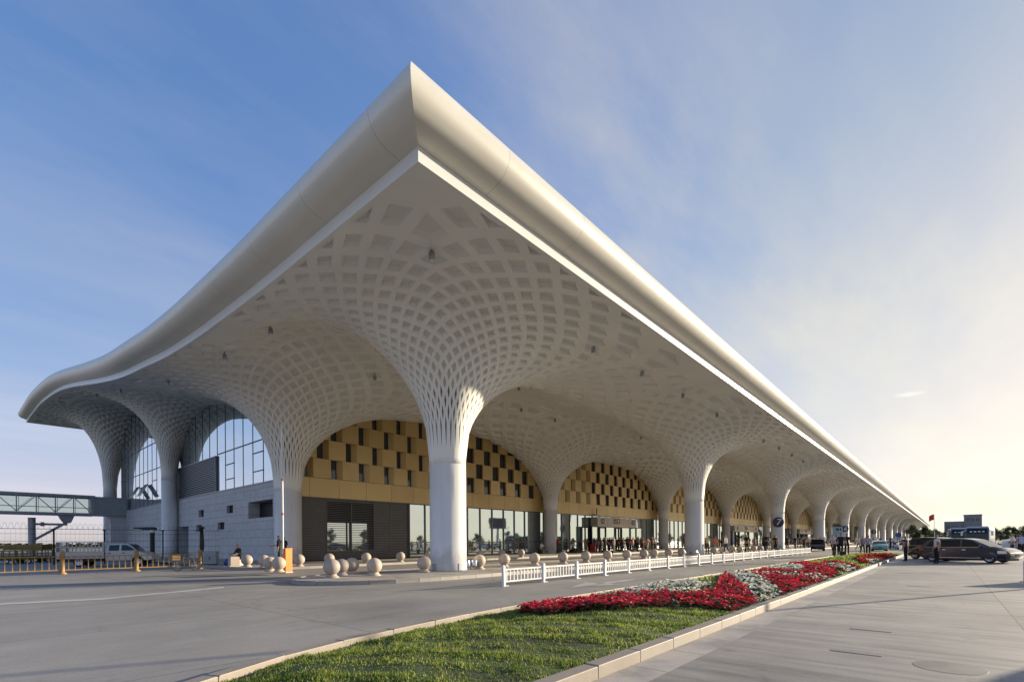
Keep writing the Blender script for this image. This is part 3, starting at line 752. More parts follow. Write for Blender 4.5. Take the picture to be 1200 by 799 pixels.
# zones of the flower bed, read on the ground
def zone(*px): return [ground(x,y,.33) for x,y in px]
WHITE=[zone((852,670),(868,667),(892,676),(914,686),(918,693),(908,699),(893,701),(886,694),(868,682)),
       zone((700,695),(730,687),(765,679),(805,677),(834,684),(812,693.5),(770,694.5)),
       zone((893,665),(905,661),(925,660),(944,664),(938,668),(910,667)),
       zone((838,671),(870,670.5),(930,671),(985,671.5),(985,674),(930,673),(870,672.2)),
       zone((966,660.5),(985,660),(1012,663),(1022,662),(1020,667),(1000,666)),
       zone((1014,655),(1030,653),(1040,655),(1032,659))]
RED=[zone((606,709),(640,699),(700,695),(770,694.5),(812,693.5),(846,686),(860,672),(892,675),(906,692),(893,704),(862,705),(800,703),(740,708),(680,711),(640,713)),
     zone((838,688),(850,668),(882,668),(905,690),(895,704),(850,704)),
     zone((856,671),(892,666),(935,657),(966,661),(984,668),(983,676),(962,686),(922,694),(905,683)),
     zone((960,659),(978,657),(1018,662),(1018,667),(985,664)),
     zone((1002,653),(1022,649),(1052,648),(1060,651),(1035,656),(1010,657))]
def plant(p):
    for w in WHITE:
        if inside(p,w): return 'w'
    for r_ in RED:
        if inside(p,r_): return 'r'
    return None
def m_leafy(name,stops,rough=.6,trans=.15):
    m,nt,p=nodes(name); g=nt.nodes.new('ShaderNodeNewGeometry')
    c=ramp(nt,g.outputs['Random Per Island'],stops)
    v=coords(nt); c=mixc(nt,1.,c,ramp(nt,noise(nt,v,1.6,4,.6),[(.3,(.5,.55,.45)),(.5,(.95,.95,.9)),(.72,(1.35,1.25,.95))]),'MULTIPLY')
    nt.links.new(c,p.inputs['Base Color']); p.inputs['Roughness'].default_value=rough
    p.inputs['Subsurface Weight'].default_value=0
    tr=nt.nodes.new('ShaderNodeBsdfTranslucent'); nt.links.new(c,tr.inputs[0]); mx=nt.nodes.new('ShaderNodeMixShader'); mx.inputs[0].default_value=trans
    nt.links.new(p.outputs[0],mx.inputs[1]); nt.links.new(tr.outputs[0],mx.inputs[2]); nt.links.new(mx.outputs[0],nt.nodes['Material Output'].inputs[0]); return m
M['grass']=m_leafy('grass_blades',[(0,(.09,.16,.022)),(.45,(.18,.27,.04)),(.8,(.30,.37,.065)),(1,(.50,.42,.17))],.6,.42)
M['leaf']=m_leafy('flower_leaves',[(0,(.02,.04,.010)),(1,(.05,.09,.02))],.6,.2)
M['red_fl']=m_leafy('red_petals',[(0,(.55,.015,.04)),(.6,(.72,.03,.075)),(1,(.78,.09,.14))],.6,.25)
M['white_fl']=m_leafy('white_petals',[(0,(.74,.74,.68)),(1,(.86,.86,.83))],.6,.25)
M['orange_fl']=m_leafy('orange_petals',[(0,(.50,.03,.01)),(1,(.60,.10,.02))],.6,.2)
rg=random.Random(11)
gv=[];gf=[]
def blade(x,y,h,w):
    z=soil_z(x,y)-.01; a=rg.uniform(0,6.283); l=rg.uniform(.1,.75)*h; d=rg.uniform(0,6.283)
    o=len(gv); ca,sa=math.cos(a)*w,math.sin(a)*w; lx,ly=math.cos(d)*l,math.sin(d)*l
    gv.extend([(x-ca,y-sa,z),(x+ca,y+sa,z),(x+lx*.45+ca*.6,y+ly*.45+sa*.6,z+h*.6),(x+lx*.45-ca*.6,y+ly*.45-sa*.6,z+h*.6),(x+lx,y+ly,z+h)])
    gf.extend([(o,o+1,o+2,o+3),(o+3,o+2,o+4)])
n=0
while n<70000:
    x=-.4+12.6*rg.random()**1.15; yt=ytop(x)-.21; y=rg.uniform(3.27,yt)
    if x<.9 and y<3.3+(.9-x)**2*.5: continue
    p=(x,y)
    if plant(p): n+=1; continue
    dens=.5+.33*hsh(x*2.2+4,y*2.6)+.33*hsh(x*5.3,y*6.1+2)
    if rg.random()>-.08+dens*1.35: continue
    near=min(y-3.25,yt-y); h=rg.uniform(.018,.046)*(1.5 if dens>.65 else 1)*(1.2 if near<.1 else 1)
    blade(x,y,h,rg.uniform(.004,.008)*(1+x*.06)); n+=1
n=0
while n<9000:
    x=rg.uniform(12,62); y=rg.uniform(3.27,7.6)
    n+=1
    if plant((x,y)): continue
    blade(x,y,rg.uniform(.06,.12),rg.uniform(.015,.03)*(1+x*.012))
me=bpy.data.meshes.new('grass'); me.from_pydata(gv,[],gf); me.materials.append(M['grass']); o=link('grass',me); struct(o,'stuff')
class Bl:
    def __init__(s): s.v=[];s.f=[]
    def blossom(s,x,y,z,r):
        a=rg.uniform(0,1); t=rg.uniform(0,.8); d=rg.uniform(0,6.283)
        nx,ny,nz=math.sin(t)*math.cos(d),math.sin(t)*math.sin(d),math.cos(t); n_=Vector((nx,ny,nz))
        u=n_.orthogonal().normalized(); w=n_.cross(u); o=len(s.v); c=Vector((x,y,z)); s.v.append(tuple(c-n_*r*.35))
        for k in range(10):
            an=a+k*math.pi/5; rr=r*(1.0 if k%2 else .72); s.v.append(tuple(c+(u*math.cos(an)+w*math.sin(an))*rr+n_*rg.uniform(-.1,.1)*r))
        for k in range(10): s.f.append((o,o+1+k,o+1+(k+1)%10))
    def leaf(s,x,y,z,r):
        d=rg.uniform(0,6.283); t=rg.uniform(-.2,.9); L=r*rg.uniform(.8,1.4); o=len(s.v)
        dx,dy=math.cos(d),math.sin(d); c=Vector((x,y,z)); a=Vector((dx*math.cos(t),dy*math.cos(t),math.sin(t)))*L; b_=Vector((-dy,dx,0))*L*.32
        s.v+= [tuple(c-a*.5),tuple(c+b_),tuple(c+a*.5),tuple(c-b_)]; s.f.append((o,o+1,o+2,o+3))
    def build(s,name,m):
        me=bpy.data.meshes.new(name); me.from_pydata(s.v,[],s.f); me.materials.append(m); o=link(name,me); return struct(o,'stuff')
B={'w':Bl(),'r':Bl(),'o':Bl(),'l':Bl()}
cnt=0
while cnt<30000:
    cnt+=1
    x=7.+55*rg.random()**2.6; y=rg.uniform(3.3,7.62); k=plant((x,y))
    if not k: continue
    big_=1+max(0,x-12)*.045
    hz=soil_z(x,y)+(.11 if k=='r' else .10)+.05*hsh(x*3,y*3)+rg.uniform(-.07,.06)
    e=min(1,max(.55,min(abs(y-3.3),abs(7.65-y))*3)); hz=soil_z(x,y)+(hz-soil_z(x,y))*e
    if x>33 and k=='r' and rg.random()<.6: k='o'
    for _ in range(2 if x<25 else 3): B['l'].leaf(x+rg.uniform(-.12,.12),y+rg.uniform(-.12,.12),lerp(soil_z(x,y),hz,rg.uniform(.2,.95)),.085*big_)
    if rg.random()<(.86 if k!='w' else .95): B[k].blossom(x,y,hz,rg.uniform(.032,.05)*big_)
B['l'].build('flower_foliage',M['leaf']); B['r'].build('red_flowers',M['red_fl']); B['w'].build('white_flowers',M['white_fl']); B['o'].build('orange_flowers',M['orange_fl'])
# ------------------------------------------------------------------ stone ball bollards
q=MB(); q.lathe([(.30,0),(.30,.035),(.25,.06),(.205,.11),(.20,.15)],28,0,None,False); q.ball((0,0,.45),.345,0,32,20)
ball_me=q.mesh('stone_ball_bollard',[M['granite']])
def bollard(px,py,label,z=.15,s=1.,group='stone ball bollards along the kerbs'):
    x,y=ground(px,py,z); o=link('stone_ball_bollard',ball_me); o.location=(x,y,z-.012); o.rotation_euler=(0,0,random.uniform(0,6)); o.scale=(s,s,s)
    o.rotation_euler[0]=random.uniform(-.03,.03); o.rotation_euler[1]=random.uniform(-.03,.03)
    return tag(o,label,'bollard',group)
NEAR=[(388.7,676.2,'front stone ball at the rounded end of the column island, nearest the road',1.02),
(400.5,673.2,'stone ball half hidden behind the front ball at the rounded island end',.95),
(412.7,671.6,'stone ball sunk low in the middle of the rounded island end',.98),
(438.4,673.6,'stone ball on the island, right of the low ball and left of the first column',1),
(496.8,669.6,'stone ball standing just left of the nearest column on the island',1),
(561.7,666.0,'stone ball right of the floodlights at the nearest column',1),
(590.8,663.6,'stone ball above the first post of the white fence',1),
(626.7,661.8,'stone ball behind the second panel of the white fence, second right of the floodlights',1),
(660,660,'stone ball in front of the red-jacketed person by the slim column',1),
(686.7,658.4,'stone ball in front of the red bin group, third past the slim column',1),
(711.8,656.8,'stone ball in front of the dark crowd at the entrance, left one',1),
(734.7,655.7,'stone ball in front of the entrance crowd, middle one',1),
(754.5,654.4,'stone ball in front of the orange-shirted person at the entrance',1),
(766.7,653.6,'stone ball in front of the right end of the entrance crowd',1),
(783.5,652.8,'stone ball in front of the second slim column',1),
(798.5,651.8,'stone ball touching the left side of the second thick column in view',1),
(836.5,649.8,'stone ball just right of the second thick column',1),
(846.5,648.6,'stone ball between the second thick column and the man in white shirt',1),
(858.7,647.6,'stone ball right of the man in white shirt beyond the second thick column',1),
(867,647.4,'stone ball left of the person in dark clothes and cap',1),
(883.3,646.7,'stone ball right of the person in dark clothes and cap',1),
(890.8,646.3,'stone ball left of the broad figure in black near column seven',1)]
for px,py,l,s in NEAR: bollard(px,py,l,.15,s)
BACK=[(386,661.5,'small far stone ball on the pavement edge above the front island ball'),
(429.3,660,'far stone ball on the pavement edge under the slatted window'),
(469.3,658.2,'far stone ball on the pavement edge below the right end of the louvre wall'),
(502.3,657.2,'far stone ball peeping out left of the nearest column'),
(563,655,'far stone ball on the pavement edge behind the ball by the floodlights'),
(588,653.9,'far stone ball behind the ball above the first fence post'),
(610.8,652.6,'far stone ball standing free on the pavement edge before the glazing'),
(289.6,663.9,'stone ball right of the seated person by the stone wall'),
(309.3,664.5,'stone ball between the seated person and the two guards'),
(316.3,669.2,'stone ball at the kerb corner left of the orange barrier, left of a pair'),
(326.8,669.6,'stone ball at the kerb corner touching the orange barrier box'),
(350.7,663.2,'stone ball just right of the orange barrier box')]
for px,py,l in BACK: bollard(px,py,l,.15,1.0)
q=MB(); q.prism([(-.33,0),(.33,0),(.33,.06),(.27,.10),(.27,.62),(.22,.66),(-.22,.66),(-.27,.62),(-.27,.10),(-.33,.06)],'y',-.25,.25,0)
x,y=ground(274,663.5,.15); o=q.build('stone_block',[M['granite']]); o.location=(x,y,.138); tag(o,'square stone block on the pavement in front of the seated person','bollard')
# ------------------------------------------------------------------ floodlights at the columns
def floodlight(x,y,rz,label):
    t=thing('floodlight',label,'floodlight',(x,y,.135),rz,'floodlights at the foot of the columns')
    q=MB(); q.box(-.16,.16,-.1,.1,0,.03,0); q.bar((-.17,0,.02),(-.17,0,.30),.03,.05); q.bar((.17,0,.02),(.17,0,.30),.03,.05); q.build('bracket',[M['steel']],t)
    q=MB(); q.lathe([(.09,-.17),(.15,-.12),(.17,.1),(.185,.13),(.185,.15)],18,0,Matrix.Translation((0,0,.30))@Matrix.Rotation(R(-35),4,'X')); q.build('housing',[M['chrome']],t)
    q=MB(); q.lathe([(.0,.152),(.172,.152)],18,0,Matrix.Translation((0,0,.30))@Matrix.Rotation(R(-35),4,'X'),False); q.build('lens',[M['glass_dark']],t)
for (px,py,rz,l) in ((519,667.4,.4,'chrome floodlight in front of the nearest thick column'),(547.5,667,-.5,'chrome floodlight at the right foot of the nearest column, left of a pair'),(555.5,666.6,-.8,'chrome floodlight at the right foot of the nearest column, right of a pair'),(802,651,.4,'dark floodlight left of the foot of the second thick column'),(816,650.6,.0,'dark floodlight in front of the second thick column')):
    x,y=ground(px,py,.15); floodlight(x,y,rz,l)
# ------------------------------------------------------------------ white road fence
fen=thing('road_fence','long low white railing fence with posts standing on the road beside the flower bed','fence',(13.35,12.15,0))
pm=MB(); pm.box(-.05,.05,-.05,.05,0,.70,0); pm.box(-.062,.062,-.062,.062,.70,.725,0); pm.add([(-.062,-.062,.725),(.062,-.062,.725),(.062,.062,.725),(-.062,.062,.725),(0,0,.78)],[(0,1,4),(1,2,4),(2,3,4),(3,0,4)],0); pm.box(-.14,.14,-.12,.12,0,.02,0)
post_me=pm.mesh('post',[M['white_enamel']])
qm=MB(); PW=2.36
for z in (.16,.60): qm.box(.051,PW-.051,-.025,.025,z-.025,z+.025,0)
for k in range(11):
    x=.066+(PW-.132)*(k+.5)/11; qm.box(x-.018,x+.018,-.014,.014,.185,.575,0)
panel_me=qm.mesh('railing',[M['white_enamel']])
for i in range(24):
    o=link('post',post_me,fen); o.location=(PW*i,random.uniform(-.03,.03),0); o.rotation_euler=(random.uniform(-.025,.025),random.uniform(-.02,.02),0)
    if i<23: o=link('railing',panel_me,fen); o.location=(PW*i,0,0)
# ------------------------------------------------------------------ ochre fence at the service gate
def ochre_fence():
    t=thing('barrier_fence','ochre metal railing fence with three thick posts before the white truck','fence',(0,37.5,0))
    xs=[-6.,-2.6,.8,4.2,7.6,11.05]
    pb=MB(); pb.lathe([(.20,0),(.20,.05),(.12,.09),(.105,.14),(.105,1.1),(.12,1.13),(.12,1.2),(.08,1.27),(0.01,1.29)],14,0); pme=pb.mesh('post',[M['ochre']])
    rm=MB()
    for z in (.22,.98): rm.box(.12,3.28,-.025,.025,z-.025,z+.025,0)
    for k in range(11): x=.12+3.16*(k+.5)/11; rm.box(x-.02,x+.02,-.015,.015,.245,.955,0)
    rme=rm.mesh('railing',[M['ochre']])
    for i,x in enumerate(xs):
        o=link('post',pme,t); o.location=(x,0,0)
        if i<len(xs)-1: o=link('railing',rme,t); o.location=(x,0,0)
ochre_fence()
# ------------------------------------------------------------------ rising barrier
x,y=ground(336.5,670.6,0); t=thing('boom_barrier','orange barrier box with its white boom raised upright beside the corner column','barrier',(x,y,0),R(10))
q=MB(); q.box(-.2,.2,-.18,.18,.0,1.32,0); q.box(-.23,.23,-.21,.21,0,.04,1); q.box(-.22,.22,-.2,.2,1.32,1.36,0); q.build('cabinet',[M['orange'],M['steel']],t)
q=MB(); q.tube([(-.25,.0,1.05),(-.26,.0,8.2)],.055,10,0); q.build('boom',[M['white_enamel']],t)
q=MB()
for z in (3.2,5.1): q.lathe([(.058,z),(.058,z+.12)],10,0,Matrix.Translation((-.255,0,0)))
q.build('boom_stripe',[M['red']],t)
# ------------------------------------------------------------------ jet bridge at the far corner
jb=thing('jet_bridge','grey glazed truss walkway leading away from the terminal above the parked truck','jet bridge',(14.6,97,0))
yb0,yb1,zb0,zb1=0.,3.2,6.15,9.1
q=MB(); q.box(0.03,3.8,yb0-.05,yb1,zb0,zb1-.1,0); q.build('connector',[M['steel']],jb)
q=MB(); q.box(-48,0.03,yb0-.1,yb1,zb1-.32,zb1+.03,0); q.box(-48,.03,yb0-.1,yb1,zb0-.05,zb0+.3,0); q.box(-.35,.02,yb0-.04,yb1-.05,zb0+.3,zb1-.33,0); q.build('deck_and_roof',[M['steel']],jb)
q=MB(); [q.quad((-48,y_,zb0+.31),(-.35,y_,zb0+.31),(-.35,y_,zb1-.33),(-48,y_,zb1-.33)) for y_ in (yb0+.1,yb1-.28)]; q.build('side_glazing',[M['bridge_glass']],jb)
q=MB(); nodes_x=[-.45-2.0*i for i in range(24)]
for i,xn in enumerate(nodes_x):
    q.bar((xn,yb0-.02,zb0+.3),(xn,yb0-.02,zb1-.3),.12,.1); q.bar((xn+.22,yb0+.02,zb0+.3),(xn+.22,yb0+.02,zb1-.3),.05,.05)
    if i<23:
        a,b_=(zb1-.35,zb0+.35) if i%2==0 else (zb0+.35,zb1-.35)
        q.bar((xn,yb0-.04,b_),(xn-2.0,yb0-.04,a),.11,.1)
        if i%2: q.bar((xn-.25,yb0-.03,b_),(xn-2.2,yb0-.03,a),.05,.05)
q.bar((-48,yb0,zb0+1.05),(-.4,yb0,zb0+1.05),.05,.1)
q.build('truss',[M['steel_dark'] if False else M['steel']],jb)
q=MB(); q.lathe([(.42,0),(.42,5.6)],20,0,Matrix.Translation((-6.8,1.5,0))); q.lathe([(.46,5.6),(.46,5.66)],20,0,Matrix.Translation((-6.8,1.5,0)))
q.bar((-6.8,1.5,4.75),(-3.0,1.5,4.75),.25,.3); q.bar((-6.8,1.5,2.3),(-3.0,1.5,5.1),.3,.34); q.lathe([(.3,0),(.3,.4)],12,0,Matrix.Translation((-5.9,1.5,4.75))@Matrix.Rotation(math.pi/2,4,'Y'))
q.prism([(-3.9,6.1),(-3.7,5.6),(-3.3,5.0),(-2.7,5.0),(-2.5,5.5),(-2.3,6.1)],'y',.3,2.7,0)
q.build('support_arm',[M['steel']],jb)
q=MB(); q.box(1.9,3.8,.3,2.6,.0,6.13,0); q.build('pier',[M['stone']],jb)
# ------------------------------------------------------------------ perimeter fence with razor coil
pf=thing('perimeter_fence','thin dark wire fence topped by a coil of razor wire behind the truck','fence',(0,56,0))
q=MB()
for x in (-18,-13,-7.3,-1.,5.75,9.05,13.4): 
    q=MB(); q.lathe([(.06,0),(.06,2.88),(.11,2.9),(.11,3.02)],8,0,Matrix.Translation((x,0,0))); q.build('post',[M['steel_dark']],pf)
q=MB()
for z in (.2,.8,1.4,2.0,2.6,3.0): q.tube([(-22,0,z),(18.3,0,z)],.012 if z<3 else .022,5)
for i in range(135): q.tube([(-22+.3*i,0,.2),(-22+.3*i,0,3.0)],.004,4,0,False,False)
q.build('wire_mesh',[M['steel_dark']],pf)
q=MB(); pts=[]
for i in range(1500):
    a=i*2*math.pi/13; pts.append((-22+40.3*i/1500,.24*math.cos(a),3.26+.24*math.sin(a)))
q.tube(pts,.008,4,0,False,False); q.build('razor_coil',[M['steel']],pf)
# slim black lamp with a flat arm, and a folded black parasol by the gate
def at_d(px,d): return far(px,d)
x,y=at_d(178.5,46); t=thing('lamp_post','black lamp post with a short flat arm and white collar before the stone wall','lamp post',(x,y,0),R(-41))
q=MB(); q.lathe([(.19,0),(.19,2.9)],12,0); q.build('pole',[M['black']],t)
q=MB(); q.lathe([(.2,2.75),(.2,2.98)],12,0); q.build('collar',[M['white_enamel']],t)
q=MB(); q.prism([(.3,3.0),(.3,3.22),(.1,3.28),(-1.5,3.24),(-1.5,3.12),(-.9,3.08),(-.7,3.0)],'y',-.18,.18,0); q.build('arm',[M['black']],t)
x,y=at_d(236.5,37.0); t=thing('folded_parasol','folded black parasol on a tripod beside the bicycle','parasol',(x,y,.0))
q=MB(); q.lathe([(.10,1.0),(.16,1.4),(.14,2.2),(.10,2.75),(.19,2.8),(.2,2.92),(.05,2.95)],12,0); q.build('canopy',[M['black']],t)
q=MB()
for k in range(3): a=k*2.1+.3; q.tube([(0,0,1.2),(.42*math.cos(a),.42*math.sin(a),.0)],.025,6)
q.tube([(0,0,.6),(0,0,2.9)],.025,6); q.build('tripod',[M['steel_dark']],t)
x,y=ground(247,661.5,.15); t=thing('control_cabinet','low grey metal cabinet on the pavement beside the last ochre post','cabinet',(x,y,.138),R(-35))
q=MB(); q.box(-.42,.42,-.3,.3,.08,.95,0); q.box(-.45,.45,-.33,.33,.95,.99,0); q.box(-.36,.36,-.25,.25,0,.08,1); q.build('cabinet_body',[M['steel'],M['void']],t)
q=MB(); q.box(-.02,.02,-.33,-.305,.4,.6,0); q.build('handle',[M['black']],t)
# ------------------------------------------------------------------ vehicles
def m_paint(name,col,metal=.0,rough=.28):
    m,nt,p=nodes(name); v=coords(nt)
    g=noise(nt,v,1.2,4); c=ramp(nt,g,[(.3,tuple(x*.92 for x in col)),(.7,col)])
    nt.links.new(c,p.inputs['Base Color']); p.inputs['Metallic'].default_value=metal; p.inputs['Roughness'].default_value=rough
    p.inputs['Coat Weight'].default_value=.8; p.inputs['Coat Roughness'].default_value=.06; return m
M['paint_grey']=m_paint('paint_grey',(.085,.086,.092),.35); M['paint_black']=m_paint('paint_black',(.010,.010,.012),.2)
M['paint_white']=m_paint('paint_white',(.68,.68,.66)); M['paint_green']=m_paint('paint_green',(.16,.42,.36)); M['paint_truck']=m_paint('paint_truck',(.50,.49,.46),.1)
M['paint_blue']=m_paint('paint_blue',(.15,.18,.23),.1)
M['lamp']=mat('lamp_lens',(.75,.76,.78),.12,.3,.05); M['tail']=mat('tail_lens',(.45,.015,.012),.2)
M['plate']=mat('plate',(.02,.05,.25),.4)
def wheel_part(parent,x,y,r,wd,side):
    q=MB(); Mx=Matrix.Translation((x,y,r))@Matrix.Rotation(math.pi/2*side,4,'X')
    q.lathe([(r*.66,-wd/2),(r*.93,-wd/2),(r,-wd*.32),(r,wd*.32),(r*.93,wd/2),(r*.66,wd/2)],28,0,Mx,False)
    t=q.build('wheel',[M['rubber']],parent)
    q=MB(); q.lathe([(r*.68,-wd*.35),(r*.68,wd*.46),(r*.62,wd*.47),(r*.58,wd*.2),(r*.14,wd*.2),(r*.12,wd*.38),(.005,wd*.4)],28,0,Mx,False)
    for k in range(7):
        a=2*math.pi*k/7
        q.add([Mx@Vector(p) for p in ((r*.10*math.cos(a-.5),r*.10*math.sin(a-.5),wd*.36),(r*.10*math.cos(a+.5),r*.10*math.sin(a+.5),wd*.36),(r*.62*math.cos(a+.17),r*.62*math.sin(a+.17),wd*.42),(r*.62*math.cos(a-.17),r*.62*math.sin(a-.17),wd*.42))],[(0,1,2,3)],0)
    q.lathe([(r*.6,wd*.05),(.01,wd*.05)],20,1,Mx,False)
    q.build('rim',[M['rim'],M['void']],t)
def car(name,label,cat,paint,L,W,spec,loc,rz,group=None,hatch=False):
    """spec: lower outline, upper outline (x from tail to nose, z), wheel x, wheel r, side windows, screens"""
    t=thing(name,label,cat,loc,rz,group); h=W/2; belt=spec['belt']
    def hw(x,z):
        k=h
        if x>L-1.1: k*=1-.16*((x-L+1.1)/1.1)**2
        if x<.5: k*=1-.08*((.5-x)/.5)**2
        if z>belt: k-= (z-belt)*.36
        elif z<.45: k-= (.45-z)*.18
        return k
    def arc(cx,r):                                  # wheel arch, walked from front to back along the sill
        return [(cx+r*math.cos(a),spec['wr']+r*math.sin(a)) for a in [math.pi*i/10 for i in range(11)]]
    sill=spec['sill']; ar=spec['wr']*1.17
    bottom=[]
    for wx in sorted(spec['wheels'],reverse=True):
        dz=max(-.99,min(.99,(sill-spec['wr'])/ar)); 
        a0=math.asin(dz); 
        bottom+=[(wx+ar*math.cos(a),spec['wr']+ar*math.sin(a)) for a in [a0+(math.pi-2*a0)*i/10 for i in range(11)]]
    low=spec['low']                                  # tail bottom -> over the belt -> nose bottom
    poly=low+bottom
    bm=bmesh.new()
    def side(outline,s):
        vs=[bm.verts.new((x,s*hw(x,z),z)) for x,z in outline]
        f=bm.faces.new(vs if s<0 else vs[::-1]); return vs
    A=side(poly,-1); B_=side(poly,1)
    n=len(poly)
    for i in range(n):
        if i in (len(low)-1,): pass
        j=(i+1)%n; bm.faces.new((A[j],A[i],B_[i],B_[j]))
    up=spec['up']
    A2=side(up,-1); B2=side(up,1)
    for i in range(len(up)-1): bm.faces.new((A2[i+1],A2[i],B2[i],B2[i+1]))
    bmesh.ops.triangulate(bm,faces=[f for f in bm.faces if len(f.verts)>4])
    bmesh.ops.remove_doubles(bm,verts=bm.verts,dist=1e-4)
    bmesh.ops.recalc_face_normals(bm,faces=bm.faces)
    me=bpy.data.meshes.new('body'); bm.to_mesh(me); bm.free(); me.materials.append(paint)
    o=link('body',me,t)
    bv=o.modifiers.new('bevel','BEVEL'); bv.width=.035; bv.segments=3; bv.limit_method='ANGLE'; bv.angle_limit=R(28)
    for p in me.polygons: p.use_smooth=True
    q=MB(); q.box(.25,L-.25,-h+.12,h-.12,sill-.08,sill+.5,0)
    for wx in spec['wheels']: q.box(wx-ar*.98,wx+ar*.98,-h+.27,h-.27,spec['wr']*.9,spec['wr']+ar*.9,0)
    q.build('underbody',[M['void']],t)
    for s in (-1,1):
        for wpoly in spec['win']:
            q=MB(); vs=[(x,s*(hw(x,z)+.014),z) for x,z in wpoly]; q.add(vs,[tuple(range(len(vs))) if s<0 else tuple(range(len(vs)))[::-1]],0); q.build('side_window',[M['car_glass']],t)
        q=MB(); 
        for hx in spec['handles']: q.box(hx-.1,hx+.1,s*(h-.005),s*(h+.03),belt-.16,belt-.125,0)
        q.build('door_handle',[M['chrome']],t)
        q=MB(); y=s*hw(L-.35,.6); q.box(L-.62,L-.18,s*(hw(L-.3,.6)-.16),s*(hw(L-.5,.6)+.006),.62,.80,0); q.build('headlight',[M['lamp']],t)
        q=MB(); q.box(.015,.30,s*(hw(.1,.8)-.12),s*(hw(.2,.8)+.012),.78,.98,0); q.build('tail_light',[M['tail']],t)
        mx=spec['mirror']; q=MB(); q.ball((mx,s*(h+.10),belt+.10),.10,0,12,8,(.8,1.1,.75)); q.build('wing_mirror',[paint],t)
        for wx in spec['wheels']: wheel_part(t,wx,s*(h-.13),spec['wr'],.21,-s if False else (1 if s<0 else -1))
        wn=spec['win']; q=MB(); x0_,x1_=wn[0][0][0],wn[-1][1][0]; q.add([(x0_,s*(hw(x0_,belt+.02)+.016),belt+.015),(x1_,s*(hw(x1_,belt+.02)+.016),belt+.02),(x1_,s*(hw(x1_,belt+.05)+.016),belt+.05),(x0_,s*(hw(x0_,belt+.05)+.016),belt+.045)],[(0,1,2,3)],0); q.build('belt_trim',[M['chrome']],t)
        q=MB(); q.box(spec['wheels'][0]+ar+.05,spec['wheels'][1]-ar-.05,s*(h-.04),s*(h+.012),sill+.06,sill+.10,0); q.build('sill_trim',[M['chrome']],t)
    def screen(nm,pts,inset=.10):
        (x0,z0),(x1,z1)=pts; d=Vector((z0-z1,0,x1-x0)); d=d.normalized()*.014
        if d.z<0: d=-d
        a=hw(x0,z0)-inset; b=hw(x1,z1)-inset; q=MB()
        vs=[(x0+d.x,-a,z0+d.z),(x0+d.x,a,z0+d.z),(x1+d.x,b,z1+d.z),(x1+d.x,-b,z1+d.z)]; q.add(vs,[(0,1,2,3)],0); q.build(nm,[M['car_glass']],t,True)
    screen('windscreen',spec['ws'])
    if not hatch: screen('rear_window',spec['rw'])
    else:
        q=MB(); q.prism([(.45,1.50),(-.55,1.62),(-.62,1.56),(-.5,1.54),(.42,1.43)],'y',-h+.22,h-.22,0); q.build('open_tailgate',[paint],t)
        q=MB(); q.box(.1,.16,-h+.2,h-.2,.75,1.42,0); q.build('boot_opening',[M['void']],t)
    for s,x in ((1,L+.005),(-1,-.02)):
        q=MB(); q.box(x-.015,x+.015,-.22,.22,.45,.57,0); q.build('number_plate',[M['plate']],t)
    return t
MPV=dict(belt=1.0,sill=.24,wr=.32,wheels=(.84,3.98),
  low=[(.30,.24),(.06,.38),(.0,.55),(.02,.8),(.10,1.0),(2.,1.02),(4.05,1.03),(4.5,.95),(4.8,.82),(4.97,.66),(5.0,.48),(4.93,.3),(4.6,.24)],
  up=[(.10,1.0),(.22,1.22),(.5,1.48),(.9,1.57),(1.8,1.63),(2.5,1.61),(3.05,1.53),(3.55,1.28),(4.05,1.03)],
  win=[[(.45,1.06),(1.25,1.05),(1.25,1.50),(.75,1.47)],[(1.32,1.05),(2.42,1.06),(2.42,1.54),(1.32,1.51)],[(2.50,1.06),(3.65,1.08),(3.05,1.46),(2.50,1.54)]],
  handles=(1.55,2.66),ws=((3.98,1.06),(3.08,1.51)),rw=((.13,1.05),(.47,1.45)),mirror=3.55)
SUV=dict(belt=1.05,sill=.32,wr=.36,wheels=(.85,3.55),
  low=[(.3,.32),(.05,.42),(.0,.6),(.02,.9),(.06,1.05),(2,1.07),(3.5,1.08),(4.1,1.0),(4.4,.88),(4.52,.7),(4.52,.45),(4.35,.32)],
  up=[(.06,1.05),(.25,1.45),(.5,1.66),(1.4,1.73),(2.2,1.70),(2.7,1.62),(3.1,1.36),(3.5,1.08)],
  win=[[(.42,1.12),(1.05,1.11),(1.05,1.55),(.62,1.54)],[(1.12,1.11),(2.0,1.12),(2.0,1.60),(1.12,1.57)],[(2.07,1.12),(3.1,1.14),(2.65,1.53),(2.07,1.60)]],
  handles=(1.3,2.2),ws=((3.45,1.12),(2.72,1.60)),rw=((.1,1.12),(.45,1.6)),mirror=3.05)
SEDAN=dict(belt=.92,sill=.22,wr=.30,wheels=(.95,3.55),
  low=[(.3,.22),(.06,.35),(.0,.55),(.03,.85),(.6,.95),(2,.94),(3.5,.95),(4.1,.86),(4.42,.7),(4.5,.5),(4.42,.3),(4.2,.22)],
  up=[(.6,.95),(.95,1.15),(1.35,1.38),(1.9,1.45),(2.4,1.42),(2.75,1.32),(3.15,1.13),(3.5,.95)],
  win=[[(1.0,.98),(1.95,.98),(1.95,1.34),(1.4,1.30)],[(2.02,.98),(3.05,1.0),(2.7,1.24),(2.02,1.34)]],
  handles=(1.3,2.2),ws=((3.45,.98),(2.78,1.30)),rw=((.65,.98),(1.32,1.35)),mirror=2.95)
